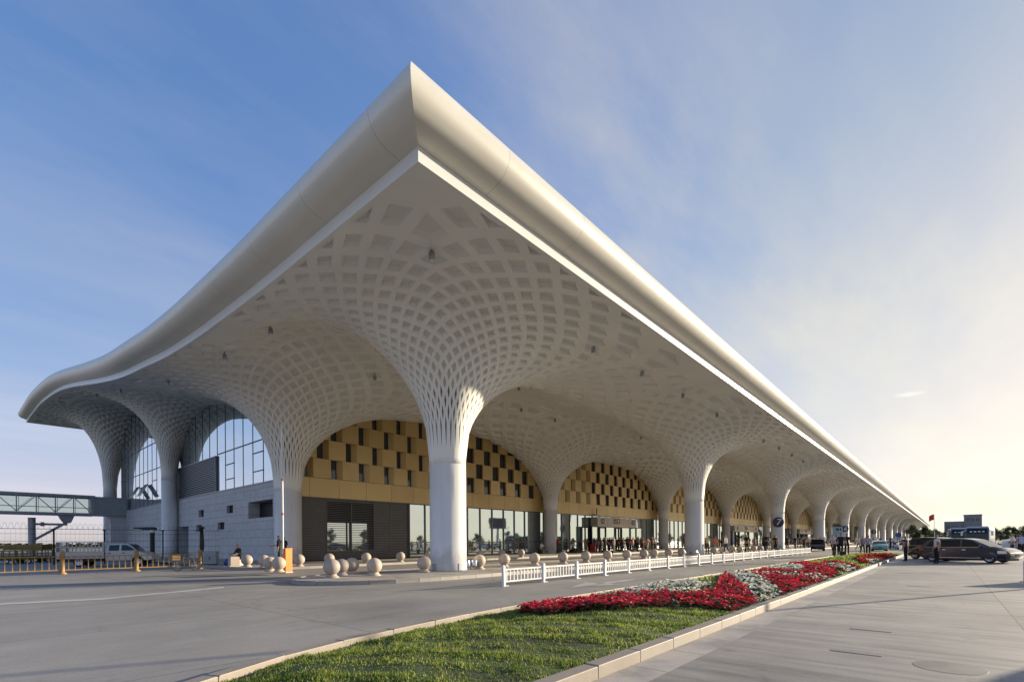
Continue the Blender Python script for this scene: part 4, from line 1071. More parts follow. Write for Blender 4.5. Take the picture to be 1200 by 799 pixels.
def car_at(rear,front,near_y,rear_x,**k):
    """rear/front: ground points of the two wheels on the side facing the camera (the car's right side)"""
    a=Vector(rear); b=Vector(front); d=(b-a).normalized(); lft=Vector((-d.y,d.x))
    c=a-d*rear_x+lft*near_y
    return (c.x,c.y,0),math.atan2(d.y,d.x)
loc,rz=car_at((45.6,.75),(44.1,-2.35),.93,.84)
car('parked_car','dark grey estate car seen side on across the apron with chrome door trim','car',M['paint_grey'],5.0,1.86,MPV,loc,rz)
loc,rz=car_at(ground(1071.5,654.6),(48.9,-1.2),.93,.85)
car('parked_car','black off-road car with its tailgate raised behind the grey estate','car',M['paint_black'],4.52,1.86,SUV,loc,rz,None,True)
x,y=ground(968,645.5); car('parked_car','black car with raised tailgate on the drop-off lane beyond the white fence','car',M['paint_black'],4.52,1.86,SUV,(x,y+1,0),R(12),None,True)
x,y=ground(1036,645.5); car('parked_car','pale green and white taxi on the lane beyond the pedestrians','car',M['paint_green'],4.5,1.75,SEDAN,(x+4,y+1,0),R(188))
x,y=ground(1046,643.5); car('parked_car','white saloon car half hidden behind the pale green taxi','car',M['paint_white'],4.5,1.75,SEDAN,(x+6,y+.5,0),R(185))
x,y=ground(1172,643.2); car('parked_car','white saloon car in front of the right coach','car',M['paint_white'],4.5,1.75,SEDAN,(x,y,0),R(-75))
x,y=ground(1190,640.6); car('parked_car','silver saloon car furthest right behind the two men','car',M['lamp'],4.5,1.75,SEDAN,(x,y,0),R(-80))
for i,(px,d,rz_,p,l) in enumerate([(1165,66,-70,'paint_white','white saloon car behind the nose of the grey estate, left of the two men'),(1178,84,-62,'paint_grey','grey saloon car far behind the two men at the right edge'),(1183,72,-80,'paint_black','black saloon car between the two men at the right edge'),(1199,64,-85,'paint_white','white saloon car cut by the right edge of the photo'),(1057,125,185,'paint_grey','grey saloon car far along the lane right of the round blue sign')]):
    x,y=far(px,d); car('parked_car',l,'car',M[p],4.5,1.75,SEDAN,(x,y,0),R(rz_))
# coaches
M['void_gloss']=mat('windscreen_black',(.008,.009,.011),.06)
def coach(label,loc,rz,paint,mirrors=True):
    t=thing('coach',label,'coach',loc,rz,'dark coaches parked on the apron'); L,W,Hh=11.5,2.5,3.15
    b=MB(); b.prism([(.05,.35),(L-.1,.35),(L,.6),(L,1.3),(L-.12,2.3),(L-.5,3.0),(L-.9,Hh),(.35,Hh),(.05,2.9)],'y',-W/2,W/2,0)
    o=b.build('body',[paint],t); bv=o.modifiers.new('bevel','BEVEL'); bv.width=.12; bv.segments=3; bv.limit_method='ANGLE'; bv.angle_limit=R(40)
    for s in (-1,1):
        q=MB(); q.box(.6,L-1.2,s*(W/2+.004),s*(W/2+.012),1.45,2.65,0); q.build('side_glazing',[M['car_glass']],t)
        if mirrors: q=MB(); q.bar((L-.35,s*1.15,2.75),(L+.25,s*1.5,2.6),.06); q.box(L+.15,L+.32,s*1.42,s*1.66,2.0,2.62,0); q.build('wing_mirror',[M['paint_white']],t)
        q=MB(); q.box(L-.06,L+.02,s*.75,s*1.12,.72,.95,0); q.build('headlight',[M['lamp']],t)
        for x in (2.6,9.0): wheel_part(t,x,s*(W/2-.17),.5,.3,1 if s<0 else -1)
    q=MB(); q.add([(L+.015,-1.12,1.32),(L+.015,1.12,1.32),(L-.105,1.12,2.32),(L-.105,-1.12,2.32)],[(0,1,2,3)]); q.add([(L-.1,-1.12,2.34),(L-.1,1.12,2.34),(L-.46,1.0,2.98),(L-.46,-1.0,2.98)],[(0,1,2,3)]); q.build('windscreen',[M['void_gloss']],t)
    q=MB(); q.box(L-.02,L+.03,-1.2,1.2,.4,.62,0); q.build('bumper',[M['paint_blue']],t)
    q=MB(); q.prism([(L-1.0,Hh+.0),(L-.48,3.02),(L-.5,3.14),(L-.9,Hh+.14),(L-3.5,Hh+.16),(L-3.5,Hh)],'y',-1.1,1.1,0); q.build('roof_cap',[M['paint_blue']],t)
    for s in (-.45,.45): q=MB(); q.bar((L+.03,s*1.6,1.34),(L-.06,s*.5,1.95),.03); q.build('wiper',[M['black']],t)
    q=MB(); q.box(L+.0,L+.035,-.5,.5,.95,1.12,0); q.build('grille',[M['chrome']],t)
    q=MB()
    for k in range(4): q.box(L-.30,L-.19,-.75+.42*k,-.5+.42*k,2.5,2.62,0)
    q.build('windscreen_glints',[M['lamp']],t)  # pale boxes imitate spots of light reflected in the windscreen
    return t
def face_cam(px,d,L):
    x,y=far(px,d); a=math.atan2(-y,-x); return (x-L*math.cos(a),y-L*math.sin(a),0),a
l,a=face_cam(1121.5,76,11.5); coach('dark coach facing the camera left of the taller coach, before the grey block',l,a+.04,M['paint_blue'])
l,a=face_cam(1153,68,11.5); coach('dark coach facing the camera with white mirror arms, nearest the two men',l,a-.06,M['paint_blue'])
coach('unseen dark coach added outside the right edge for the shadow it casts',(10.2,-8.05,0),0,M['paint_blue'],False)  # out of view, added to throw shade on the near apron
# white crew-cab truck with a stake bed
x0,y0=ground(100,664.); x1,y1=ground(161.5,662.8); d=Vector((x1-x0,y1-y0)); wb=d.length; d.normalize(); lf=Vector((-d.y,d.x))
k=wb/3.7*1.12; org=Vector((x1,y1))-d*5.05*k+lf*.86*k
t=thing('pickup_truck','white crew-cab truck with a barred load bed parked behind the ochre fence','truck',(org.x,org.y,0),math.atan2(d.y,d.x)); t.scale=(k,k,k)
TL=6.0; h=.88
tr=dict(belt=1.12,sill=.45,wr=.36,wheels=(1.35,5.05),
  low=[(3.0,.45),(3.0,1.12),(4.0,1.14),(5.05,1.14),(5.5,1.05),(5.85,.92),(5.97,.7),(5.97,.5),(5.75,.45),],
  up=[(3.0,1.12),(3.03,1.62),(3.2,1.74),(4.0,1.76),(4.4,1.70),(4.75,1.45),(5.05,1.14)])
bm=bmesh.new()
def tw(x,z): return h-(max(0,z-1.12))*.25-(.1*((x-5.1)/.9)**2 if x>5.1 else 0)
pts=tr['low']+[(5.05+.42*math.cos(a),.36+.42*math.sin(a)) for a in [.22+(math.pi-.44)*i/8 for i in range(9)]]
for outl in (pts,tr['up']):
    A=[bm.verts.new((x,-tw(x,z),z)) for x,z in outl]; B2=[bm.verts.new((x,tw(x,z),z)) for x,z in outl]
    bm.faces.new(A); bm.faces.new(B2[::-1]); n=len(outl)
    for i in range(n): j=(i+1)%n; bm.faces.new((A[j],A[i],B2[i],B2[j]))
bmesh.ops.triangulate(bm,faces=[f for f in bm.faces if len(f.verts)>4]); bmesh.ops.recalc_face_normals(bm,faces=bm.faces)
me=bpy.data.meshes.new('cab'); bm.to_mesh(me); bm.free(); me.materials.append(M['paint_truck']); o=link('cab',me,t)
bv=o.modifiers.new('bevel','BEVEL'); bv.width=.04; bv.segments=2; bv.limit_method='ANGLE'; bv.angle_limit=R(30)
for s in (-1,1):
    for wp in ([(3.2,1.2),(3.85,1.2),(3.85,1.64),(3.22,1.62)],[(4.0,1.2),(4.9,1.22),(4.55,1.5),(4.3,1.63),(4.0,1.64)]):
        q=MB(); vs=[(x,s*(tw(x,z)+.012),z) for x,z in wp]; q.add(vs,[tuple(range(len(vs)))]); q.build('side_window',[M['car_glass']],t)
    q=MB(); q.box(3.15,3.35,s*(h),s*(h+.03),1.0,1.05,0); q.box(4.05,4.25,s*h,s*(h+.03),1.0,1.05,0); q.build('door_handle',[M['black']],t)
    for wx in (1.35,5.05): wheel_part(t,wx,s*(h-.12),.36,.22,1 if s<0 else -1)
    q=MB(); q.box(5.6,5.93,s*.45,s*.76,.72,.9,0); q.build('headlight',[M['lamp']],t)
q=MB(); vs=[(5.0,-.78,1.19),(5.0,.78,1.19),(4.50,.70,1.66),(4.50,-.70,1.66)]; q.add([(x+.02,y,z+.02) for x,y,z in vs],[(0,1,2,3)]); q.build('windscreen',[M['car_glass']],t)
q=MB(); q.box(0,2.92,-.9,.9,.62,.70,0); q.box(0,2.92,-.92,-.88,.70,1.08,0); q.box(0,2.92,.88,.92,.70,1.08,0); q.box(0,.04,-.9,.9,.7,1.08,0); q.box(2.88,2.92,-.9,.9,.7,1.08,0); q.build('load_bed',[M['paint_truck']],t)
q=MB()
for y in (-.9,.9):
    for z in (1.12,1.5,1.86): q.box(0,2.92,y-.02,y+.02,z-.025,z+.025,0)
    for i in range(13): q.box(.02+2.86*i/12-.018,.02+2.86*i/12+.018,y-.018,y+.018,1.08,1.88,0)
for x in (.02,2.9):
    for z in (1.12,1.5,1.86): q.box(x-.02,x+.02,-.9,.9,z-.025,z+.025,0)
    for i in range(9): q.box(x-.018,x+.018,-.9+1.8*i/8-.018,-.9+1.8*i/8+.018,1.08,1.88,0)
q.box(-.01,.03,-.92,-.5,1.08,1.88,0); q.box(-.01,.03,.5,.92,1.08,1.88,0)
q.build('stake_rails',[M['paint_truck']],t)
q=MB(); q.box(.1,5.6,-.5,.5,.42,.62,0); q.box(.5,2.6,-.84,-.78,.40,.62,0); q.build('chassis',[M['void']],t)
q=MB()
for i in range(7): q.box(.15+.4*i,.35+.4*i,-.935,-.921,.74,.82,0)
q.build('reflector_strip',[M['red']],t)
# yellow baggage dollies on the far left
def dolly(x,y,rz,label):
    t=thing('baggage_dolly',label,'baggage cart',(x,y,0),rz,'yellow baggage dollies behind the ochre fence')
    q=MB(); q.box(-1.4,1.4,-.75,.75,.46,.58,0); q.box(-1.3,1.3,-.06,.06,.34,.46,0); q.bar((1.4,0,.42),(2.2,0,.35),.07); q.build('platform',[M['yellow']],t)
    q=MB()
    for xx in (-1.35,0,1.35):
        for yy_ in (-.7,.7): q.bar((xx,yy_,.58),(xx,yy_,1.15),.06)
    for yy_ in (-.7,.7): q.bar((-1.38,yy_,1.15),(1.38,yy_,1.15),.06); q.bar((-1.38,yy_,.86),(1.38,yy_,.86),.05)
    q.build('rail',[M['yellow']],t)
    for xx in (-.95,.95):
        for yy_ in (-.62,.62): wheel_part(t,xx,yy_,.2,.12,1 if yy_<0 else -1)
for px,d,rz,l in ((4,44,-.6,'yellow baggage dolly at the left edge of the photo'),(28,47,-.75,'yellow baggage dolly in the middle of the parked row'),(50,50,-.7,'yellow baggage dolly nearest the white truck')):
    x,y=far(px,d); dolly(x,y,rz,l)
x,y=far(35,49); t=thing('baggage_dolly','tall yellow covered baggage dolly standing above the open ones','baggage cart',(x,y+1.5,0),-.7)
q=MB(); q.box(-1.7,1.7,-.7,.7,1.2,1.75,0); q.box(-1.8,1.8,-.75,.75,.5,.62,0)
for xx in (-1.7,0,1.7):
    for yy_ in (-.68,.68): q.bar((xx,yy_,.6),(xx,yy_,1.2),.08)
q.build('covered_body',[M['yellow']],t)
for xx in (-1.1,1.1):
    for yy_ in (-.62,.62): wheel_part(t,xx,yy_,.22,.12,1 if yy_<0 else -1)
# bicycle
x0,y0=ground(208,668.6); x1,y1=ground(231,667.6); d=Vector((x1-x0,y1-y0)).normalized(); 
t=thing('bicycle','dark bicycle with a rear crate leaning on its stand before the ochre fence','bicycle',(x0,y0,0),math.atan2(d.y,d.x)); t.scale=(.92,)*3
def bw(x):
    q=MB(); q.tube([(x+.33*math.cos(a),0,.34+.33*math.sin(a)) for a in [2*math.pi*i/28 for i in range(28)]],.022,8,0,True); w_=q.build('wheel',[M['rubber']],t)
    q=MB()
    for i in range(14): a=2*math.pi*i/14; q.tube([(x,.0,.34),(x+.32*math.cos(a),0,.34+.32*math.sin(a))],.004,4)
    q.lathe([(.03,-.05),(.03,.05)],10,0,Matrix.Translation((x,0,.34))@Matrix.Rotation(math.pi/2,4,'X')); q.build('spokes',[M['steel']],w_)
bw(0); bw(1.08)
q=MB(); 
for a,b_ in (((0,0,.34),(.42,0,.30)),((.42,0,.30),(.30,0,.86)),((.33,0,.72),(.90,0,.80)),((.42,0,.30),(.92,0,.70)),((0,0,.34),(.32,0,.75)),((.90,0,.95),(.94,0,.62)),((.94,.05,.65),(1.08,.05,.34)),((.94,-.05,.65),(1.08,-.05,.34))): q.tube([a,b_],.018,7)
q.build('frame',[M['steel_dark']],t)
q=MB(); q.tube([(.78,-.28,1.02),(.90,-.15,1.04),(.90,.15,1.04),(.78,.28,1.02)],.014,6); q.tube([(.9,0,.94),(.9,0,1.04)],.016,6); q.build('handlebar',[M['steel_dark']],t)
q=MB(); q.ball((.28,0,.90),.13,0,14,8,(1.1,.7,.35)); q.build('saddle',[M['black']],t)
q=MB(); q.box(-.35,.12,-.18,.18,.72,.74,0)
for z in (.8,.9,1.0): 
    for s in (-.18,.18): q.box(-.35,.12,s-.008,s+.008,z-.02,z+.02,0)
    for xx in (-.35,.12): q.box(xx-.008,xx+.008,-.18,.18,z-.02,z+.02,0)
q.build('crate',[M['ochre']],t)
# ------------------------------------------------------------------ people
def person_mesh(pose):
    J={};E=[]
    def j(n,p,r,par,reg): J[n]=(len(J),Vector(p),r,reg); 
    # pose parameters
    st=dict(lean=0,lk=((0,0),(0,0)),arms='down',sit=False); st.update(pose)
    P=[];par=[];rad=[];reg=[]
    idx={}
    def add(n,p,r,pa,rg_):
        idx[n]=len(P); P.append(Vector(p)); rad.append(r if isinstance(r,tuple) else (r,r)); par.append(idx[pa] if pa else -1); reg.append(rg_)
    z0=.92 if not st['sit'] else .50
    L=st['lean']
    add('pelvis',(0,0,z0),(.115,.155),None,0)
    add('waist',(L*.3,0,z0+.2),(.105,.14),'pelvis',1)
    add('chest',(L*.7,0,z0+.40),(.12,.175),'waist',1)
    add('collar',(L*.9,0,z0+.52),(.09,.11),'chest',1)
    add('neck',(L*1.02+.01,0,z0+.59),(.052,.052),'collar',2)
    add('jaw',(L*1.1+.03,0,z0+.645),(.07,.062),'neck',2)
    add('face',(L*1.15+.025,0,z0+.71),(.096,.08),'jaw',2)
    add('crown',(L*1.18+.01,0,z0+.78),(.075,.068),'face',4)
    for s,nm in ((-1,'r'),(1,'l')):
        sh=Vector((L*.85,s*.185,z0+.475))
        add('sh'+nm,sh,.062,'chest',1)
        mode=st['arms'] if isinstance(st['arms'],str) else st['arms'][0 if s<0 else 1]
        if mode=='down': el,wr=Vector((-.02,s*.06,-.27)),Vector((.05,s*.02,-.25))
        elif mode=='fwd': el,wr=Vector((.08,s*.07,-.25)),Vector((.24,-s*.02,-.05))
        elif mode=='phone': el,wr=Vector((.06,s*.08,-.26)),Vector((.14,-s*.03,.22))
        elif mode=='back': el,wr=Vector((-.15,s*.07,-.23)),Vector((-.06,s*.0,-.24))
        elif mode=='swing': el,wr=Vector((.14,s*.05,-.24)),Vector((.18,0,-.18))
        elif mode=='hip': el,wr=Vector((-.06,s*.2,-.2)),Vector((.06,-s*.18,-.16))
        add('el'+nm,sh+el,.045,'sh'+nm,1 if st.get('long') else 2)
        add('wr'+nm,sh+el+wr,.031,'el'+nm,2)
        hd=wr.normalized(); pal=sh+el+wr+hd*.075
        add('pa'+nm,pal,(.036,.022),'wr'+nm,2)
        side=hd.cross(Vector((0,1,0))); side=side.normalized() if side.length>.1 else Vector((1,0,0))
        for k,(o_,ln) in enumerate(((-.027,.06),(-.009,.072),(.009,.068),(.027,.052))):
            b_=pal+hd*.035+side*o_; m1=b_+hd*ln*.55-Vector((0,s*.008,0)); m2=m1+hd*ln*.5-Vector((0,s*.02,0))
            add('f%d%s'%(k,nm),b_,.0095,'pa'+nm,2); add('g%d%s'%(k,nm),m1,.009,'f%d%s'%(k,nm),2); add('h%d%s'%(k,nm),m2,.0075,'g%d%s'%(k,nm),2)
        tb=pal-hd*.02-side*.035; add('t1'+nm,tb,.012,'pa'+nm,2); add('t2'+nm,tb+hd*.05-side*.02,.0095,'t1'+nm,2)
        a,b_=st['lk'][0 if s<0 else 1]
        hip=Vector((0,s*.09,z0-.06)); add('hip'+nm,hip,(.10,.095),'pelvis',0)
        if st['sit']:
            kn=hip+Vector((.43,s*.05,.03)); an=kn+Vector((.05,0,-.40))
        else:
            kn=hip+Vector((math.sin(a),s*.012,-math.cos(a)))*.41; an=kn+Vector((math.sin(a-b_),0,-math.cos(a-b_)))*.40
        add('kn'+nm,kn,.068,'hip'+nm,0); add('an'+nm,an,.046,'kn'+nm,0 if not st.get('shorts') else 2)
        add('he'+nm,an+Vector((-.02,0,-.045)),.042,'an'+nm,3); add('to'+nm,an+Vector((.15,s*.02,-.06)),.035,'he'+nm,3)
    me=bpy.data.meshes.new('person'); me.from_pydata(P,[(i,p) for i,p in enumerate(par) if p>=0],[])
    o=bpy.data.objects.new('tmp',me); C.objects.link(o)
    sk=o.modifiers.new('skin','SKIN'); sk.use_smooth_shade=True
    for i,v in enumerate(me.skin_vertices[0].data): v.radius=rad[i]; v.use_root=(i==0)
    sb=o.modifiers.new('sub','SUBSURF'); sb.levels=1; sb.render_levels=1
    bpy.context.view_layer.update()
    out=bpy.data.meshes.new_from_object(o.evaluated_get(bpy.context.evaluated_depsgraph_get()))
    bpy.data.objects.remove(o); bpy.data.meshes.remove(me)
    out.name='person'
    mz=min(v.co.z for v in out.vertices)
    for v in out.vertices: v.co.z-=mz
    out.materials.clear()
    for k in range(5): out.materials.append(None)
    Pz=[p-Vector((0,0,mz)) for p in P]
    for f in out.polygons:
        c=f.center; best=9;rr=1
        for i,p in enumerate(par):
            if p<0: continue
            a,b_=Pz[p],Pz[i]; ab=b_-a; t_=max(0,min(1,(c-a).dot(ab)/max(1e-9,ab.length_squared))); d_=(a+ab*t_-c).length
            if d_<best: best=d_; rr=reg[i] if t_>.35 else reg[p]
        if rr==2 and c.z>z0-mz+.69 and c.x<L*1.1-.02: rr=4
        f.material_index=rr; f.use_smooth=True
    return out
POSE={'stand':person_mesh(dict(arms='down',lk=((.03,.03),(-.02,.0)))),
'walk':person_mesh(dict(arms=('swing','back'),lean=.05,lk=((-.30,.25),(.36,.12)))),
'walk2':person_mesh(dict(arms=('back','swing'),lean=.03,lk=((.26,.08),(-.26,.32)),long=True)),
'stand2':person_mesh(dict(arms=('fwd','down'),lean=.02,lk=((.06,.02),(-.06,.0)),long=True)),
'phone':person_mesh(dict(arms=('phone','down'),lean=.01,lk=((.02,.0),(.0,.04)))),
'hip':person_mesh(dict(arms=('hip','hip'),lk=((.05,.0),(-.05,.0)),long=True)),
'wide':person_mesh(dict(arms=('fwd','fwd'),lean=.12,lk=((-.42,.05),(.45,.0)),long=True)),
'sit':person_mesh(dict(arms=('fwd','fwd'),lean=.10,sit=True,long=True))}
COL={'white':(.72,.72,.72),'black':(.012,.012,.014),'dark':(.03,.03,.036),'grey':(.22,.22,.23),'lavender':(.42,.43,.58),'red':(.42,.02,.025),'orange':(.62,.13,.05),'pink':(.55,.32,.28),'navy':(.02,.03,.07),'khaki':(.30,.25,.17),'yellowish':(.45,.36,.22),'maroon':(.14,.02,.025),'blue':(.05,.10,.32),'skin':(.42,.25,.17),'hair':(.012,.01,.009),'shoe':(.02,.018,.016)}
CM={}
def cloth(k):
    if k not in CM: CM[k]=mat('cloth_'+k if k not in('skin','hair','shoe') else k,COL[k],.8,0,.18,9)
    return CM[k]
BASEH={k:max(v.co.z for v in m.vertices) for k,m in POSE.items()}
def person(x,y,z,rz,pose,top,bottom,label,height=1.72,group=None):
    o=link('person',POSE[pose]); o.location=(x,y,z); o.rotation_euler=(0,0,rz)
    s=height/1.72*1.13                              # the scene's unit is a little under a metre
    o.scale=(s,s,s)
    for i,k in enumerate((bottom,top,'skin','shoe','hair')):
        o.material_slots[i].link='OBJECT'; o.material_slots[i].material=cloth(k)
    return tag(o,label,'person',group)
def pp(px,py,z,face,pose,top,bottom,label,height=1.72):
    """face: heading in degrees, 0 = away along the terminal, 180 = towards the camera's left"""
    x,y=ground(px,py,z); return person(x,y,z-.012 if z else 0,R(face),pose,top,bottom,label,height)
# by the corner column and stone wall
pp(327.3,661.5,.15,150,'stand2','black','black','guard in black uniform standing left of the raised white boom',1.8)
pp(333.2,660.0,.15,100,'phone','black','black','guard in black half hidden behind the raised white boom',1.75)
x,y=ground(281,662,.15)
person(x,y,.14,R(190),'sit','black','black','person in black seated by the stone wall with a blue bag',1.72)
q=MB(); q.lathe([(.2,0),(.26,.1),(.28,.35),(.2,.5),(.08,.56)],14,0); o=q.build('bag',[M['blue']]); o.location=(x-.55,y+.35,.138); o.scale=(1.3,1,.9); tag(o,'blue bag on the pavement beside the seated person','bag')
q=MB(); q.box(-.3,.3,-.22,.22,0,.42,0); o=q.build('plinth_seat',[M['stone']]); o.location=(x,y,.138); o.rotation_euler=(0,0,R(10)); tag(o,'low stone plinth under the person seated by the wall','seat')
# along the pavement before the glazing
FAC=38.3
def fp(px,face,pose,top,bottom,label,Y=FAC,height=1.7):
    q=ray(px,640); s=Y/q[1]; return person(q[0]*s,Y,.138,R(face),pose,top,bottom,label,height)
fp(634,-95,'sit','white','khaki','person in white top seated by the slim column, left of the red jacket',37.6,1.75)
o=MB(); o.box(-.35,.35,-.25,.25,0,.42,0); oo=o.build('bench',[M['steel_dark']]); qx=ray(634,640); s_=37.6/qx[1]; oo.location=(qx[0]*s_,37.6,.138); tag(oo,'low dark bench under the person in white by the slim column','bench')
fp(653,-60,'stand2','red','dark','person in red jacket standing right of the slim column',37.2,1.8)
fp(671.5,-120,'sit','white','black','person in dark trousers and white top seated left of the red top',37.4,1.75)
o=MB(); o.box(-.35,.35,-.25,.25,0,.42,0); oo=o.build('bench',[M['steel_dark']]); qx=ray(671.5,640); s_=37.4/qx[1]; oo.location=(qx[0]*s_,37.4,.138); tag(oo,'low dark bench between the red-jacketed and the red-topped person','bench')
fp(686.5,-80,'stand','red','khaki','person in red top beside the red bin',37.6,1.72)
q=ray(697,640); s=37/q[1]; t=thing('litter_bin','red bin with two white stripes left of the entrance crowd','bin',(q[0]*s,37,.138),R(0))
b=MB(); b.box(-.62,.62,-.35,.35,.05,1.02,0); b.box(-.66,.66,-.39,.39,1.02,1.1,0); b.build('bin_body',[M['red']],t)
b=MB(); b.box(-.45,-.18,-.36,-.351,.2,.85,0); b.build('stripe',[M['white_enamel']],t); b=MB(); b.box(.12,.4,-.36,-.351,.2,.85,0); b.build('stripe',[M['white_enamel']],t)
crowd=[(704,'black','black','stand','person in black nearest the left jamb of the entrance'),
(709,'dark','black','walk2','person in dark jacket second from left in the entrance crowd'),
(714,'black','navy','stand2','person in black before the open left door leaf'),
(719.5,'grey','khaki','stand','person in grey top and pale trousers in the dark entrance crowd'),
(725,'black','black','hip','person in black with arms akimbo in the middle of the entrance crowd'),
(730,'dark','dark','walk','person in dark clothes walking out of the middle door'),
(735.5,'navy','black','stand2','person in navy left of the orange shirt at the entrance'),
(741.5,'orange','navy','stand','person in orange shirt among the entrance crowd'),
(747.5,'grey','black','phone','person in grey on the phone right of the orange shirt'),
(753,'yellowish','maroon','stand2','person in yellowish top and maroon trousers at the entrance'),
(758.5,'pink','khaki','walk2','person in pale pink top and light trousers at the entrance'),
(764,'black','black','stand','person in black before the white top at the right end of the crowd'),
(768,'white','black','hip','person in white top and black trousers at the right end of the crowd')]
for i,(px,tp,bt,po,l) in enumerate(crowd): fp(px,random.uniform(-150,-30),po,tp,bt,l,31.9+1.5*((i*7)%5)/4,1.70+.05*((i*3)%5))
for i in range(24): fp(704+2.75*i+random.uniform(-1,1),random.uniform(60,300),('stand','hip','walk','stand2','phone')[i%5],('black','dark','navy')[i%3],('black','dark')[i%2],'dark-clothed person in the packed second row of the crowd at the entrance doors',34.6+.5*(i%3),1.72+.05*(i%3))['group']='second row of the entrance crowd'
# right of the second thick column
isl_p=[(829,648.6,'khaki','dark','stand2','person in pale camouflage top with a cap right of the second thick column',1.8),
(838.5,648.,'orange','khaki','stand','person in orange-red shirt behind the stone balls',1.7),
(851,649.0,'white','navy','walk2','man in white shirt and navy trousers by the white fence',1.8),
(875.5,647.6,'black','black','hip','person in black with a cap between two stone balls',1.85),
(884.5,646.6,'dark','dark','stand','slight person in dark clothes behind the person with a cap',1.7),
(898,647.6,'black','black','stand2','broad person in a long black coat left of column seven',1.9),
(909.5,647.2,'black','black','stand','person in black directly before column seven',1.75),
(922.5,645.2,'black','dark','stand','person in black right of column seven, left of two',1.75),
(932,645.0,'black','grey','walk','person in black top and grey trousers right of column seven',1.8)]
for px,py,tp,bt,po,l,h in isl_p: pp(px,py,.15,random.uniform(120,260),po,tp,bt,l,h)
far_p=[(942,644.6,'dark','black','stand','person in dark clothes left of the pink top beyond column seven'),
(946.5,644.2,'pink','dark','stand2','person in pink top beyond column seven'),
(951.5,643.9,'maroon','dark','stand','person in maroon top beside the pink top'),
(957,643.9,'white','grey','walk','person in white top and grey trousers before the fourth thick column'),
(961,643.6,'black','black','stand','person in black before the fourth thick column'),
(1006,644.6,'white','grey','walk','person in white shirt and grey trousers crossing beyond the four men'),
(1027.5,644.4,'white','black','walk2','person in white shirt and black trousers left of the taxi'),
(1043.5,643.6,'black','black','stand','person in black right of the pale green taxi'),
(1048.5,643.3,'white','navy','stand2','person in white beside a companion in dark clothes, right of the taxi'),
(1051.5,643.1,'navy','black','stand','person in navy nearest the raised tailgate')]
for px,py,tp,bt,po,l in far_p: pp(px,py,0,random.uniform(100,280),po,tp,bt,l,1.75)
pp(976.5,651.2,0,160,'walk','lavender','dark','man in lavender shirt at the back of the four crossing the road',1.9)
pp(980.5,651.8,0,170,'stand','white','black','man in white shirt second of the four crossing the road',1.82)
pp(985.5,652.0,0,200,'walk2','black','black','man in dark jacket with a bag, third of the four crossing the road',1.95)
pp(992.6,650.8,0,10,'stand2','black','black','man in black shirt seen from behind, rightmost of the four crossing',1.92)
pp(1017.5,651.2,0,185,'wide','lavender','black','man in lavender shirt striding wide behind the far flower bed',1.85)
pp(1011,649.4,0,200,'walk','grey','dark','man in grey bending beside the striding man',1.75)
pp(1061.5,657.2,0,60,'stand','dark','black','person in dark clothes behind the open tailgate of the black car',1.6)
pp(1097.8,660.0,0,120,'stand','white','black','man in white T-shirt standing at the rear wheel of the grey estate',1.62)
pp(1186.5,652.8,0,100,'hip','white','navy','man in white T-shirt by the nose of the grey estate',1.75)
pp(1196.5,653.4,0,20,'stand','lavender','black','man in pale shirt and black trousers at the right edge of the photo',1.75)
# the crowd strung out along the pavement towards the far columns
for i in range(84):
    X_=(84+i*3.6 if i<60 else 56+(i-60)*4.1)+random.uniform(-1.6,1.6); Y_=random.choice((33.2,34.5,36.,20.8,18.0,21.6,18.6)) if i<60 else random.choice((17.4,18.8,21.2,33,34))
    if Y_<23 and min(abs(X_-(X0+XS*k)) for k in range(NX))<1.6: Y_=34
    person(X_,Y_,.138,random.uniform(0,6.28),('stand','walk','walk2','stand2','hip','phone')[i%6],('black','white','dark','black','navy','pink','dark','lavender')[i%8],('black','dark','navy','khaki')[i%4],'small figure in the loose crowd along the far pavement under the canopy',1.66+.05*(i%5),'far crowd under the canopy')
# luggage carried or rolled by the walkers
q=MB(); q.box(-.14,.14,-.22,.22,.05,.5,0); q.box(-.02,.02,-.12,-.1,.5,.8,0); q.box(-.02,.02,.1,.12,.5,.8,0); q.box(-.02,.02,-.12,.12,.78,.82,0)
for s in (-.16,.16): q.lathe([(.05,-.02),(.05,.02)],10,0,Matrix.Translation((0,s,.05))@Matrix.Rotation(math.pi/2,4,'X'))
sm=q.mesh('suitcase',[M['black']])
for px,py,z,l in ((987.5,652.4,0,'black suitcase beside the man in dark jacket crossing the road'),(914,648.2,.15,'black suitcase at the feet of the person before column seven'),(716.5,651.2,.15,'black suitcase standing in front of the entrance crowd')):
    x,y=ground(px,py,z); o=link('suitcase',sm); o.location=(x,y,z-.012 if z else 0); o.rotation_euler=(0,0,random.uniform(0,3)); tag(o,l,'suitcase')
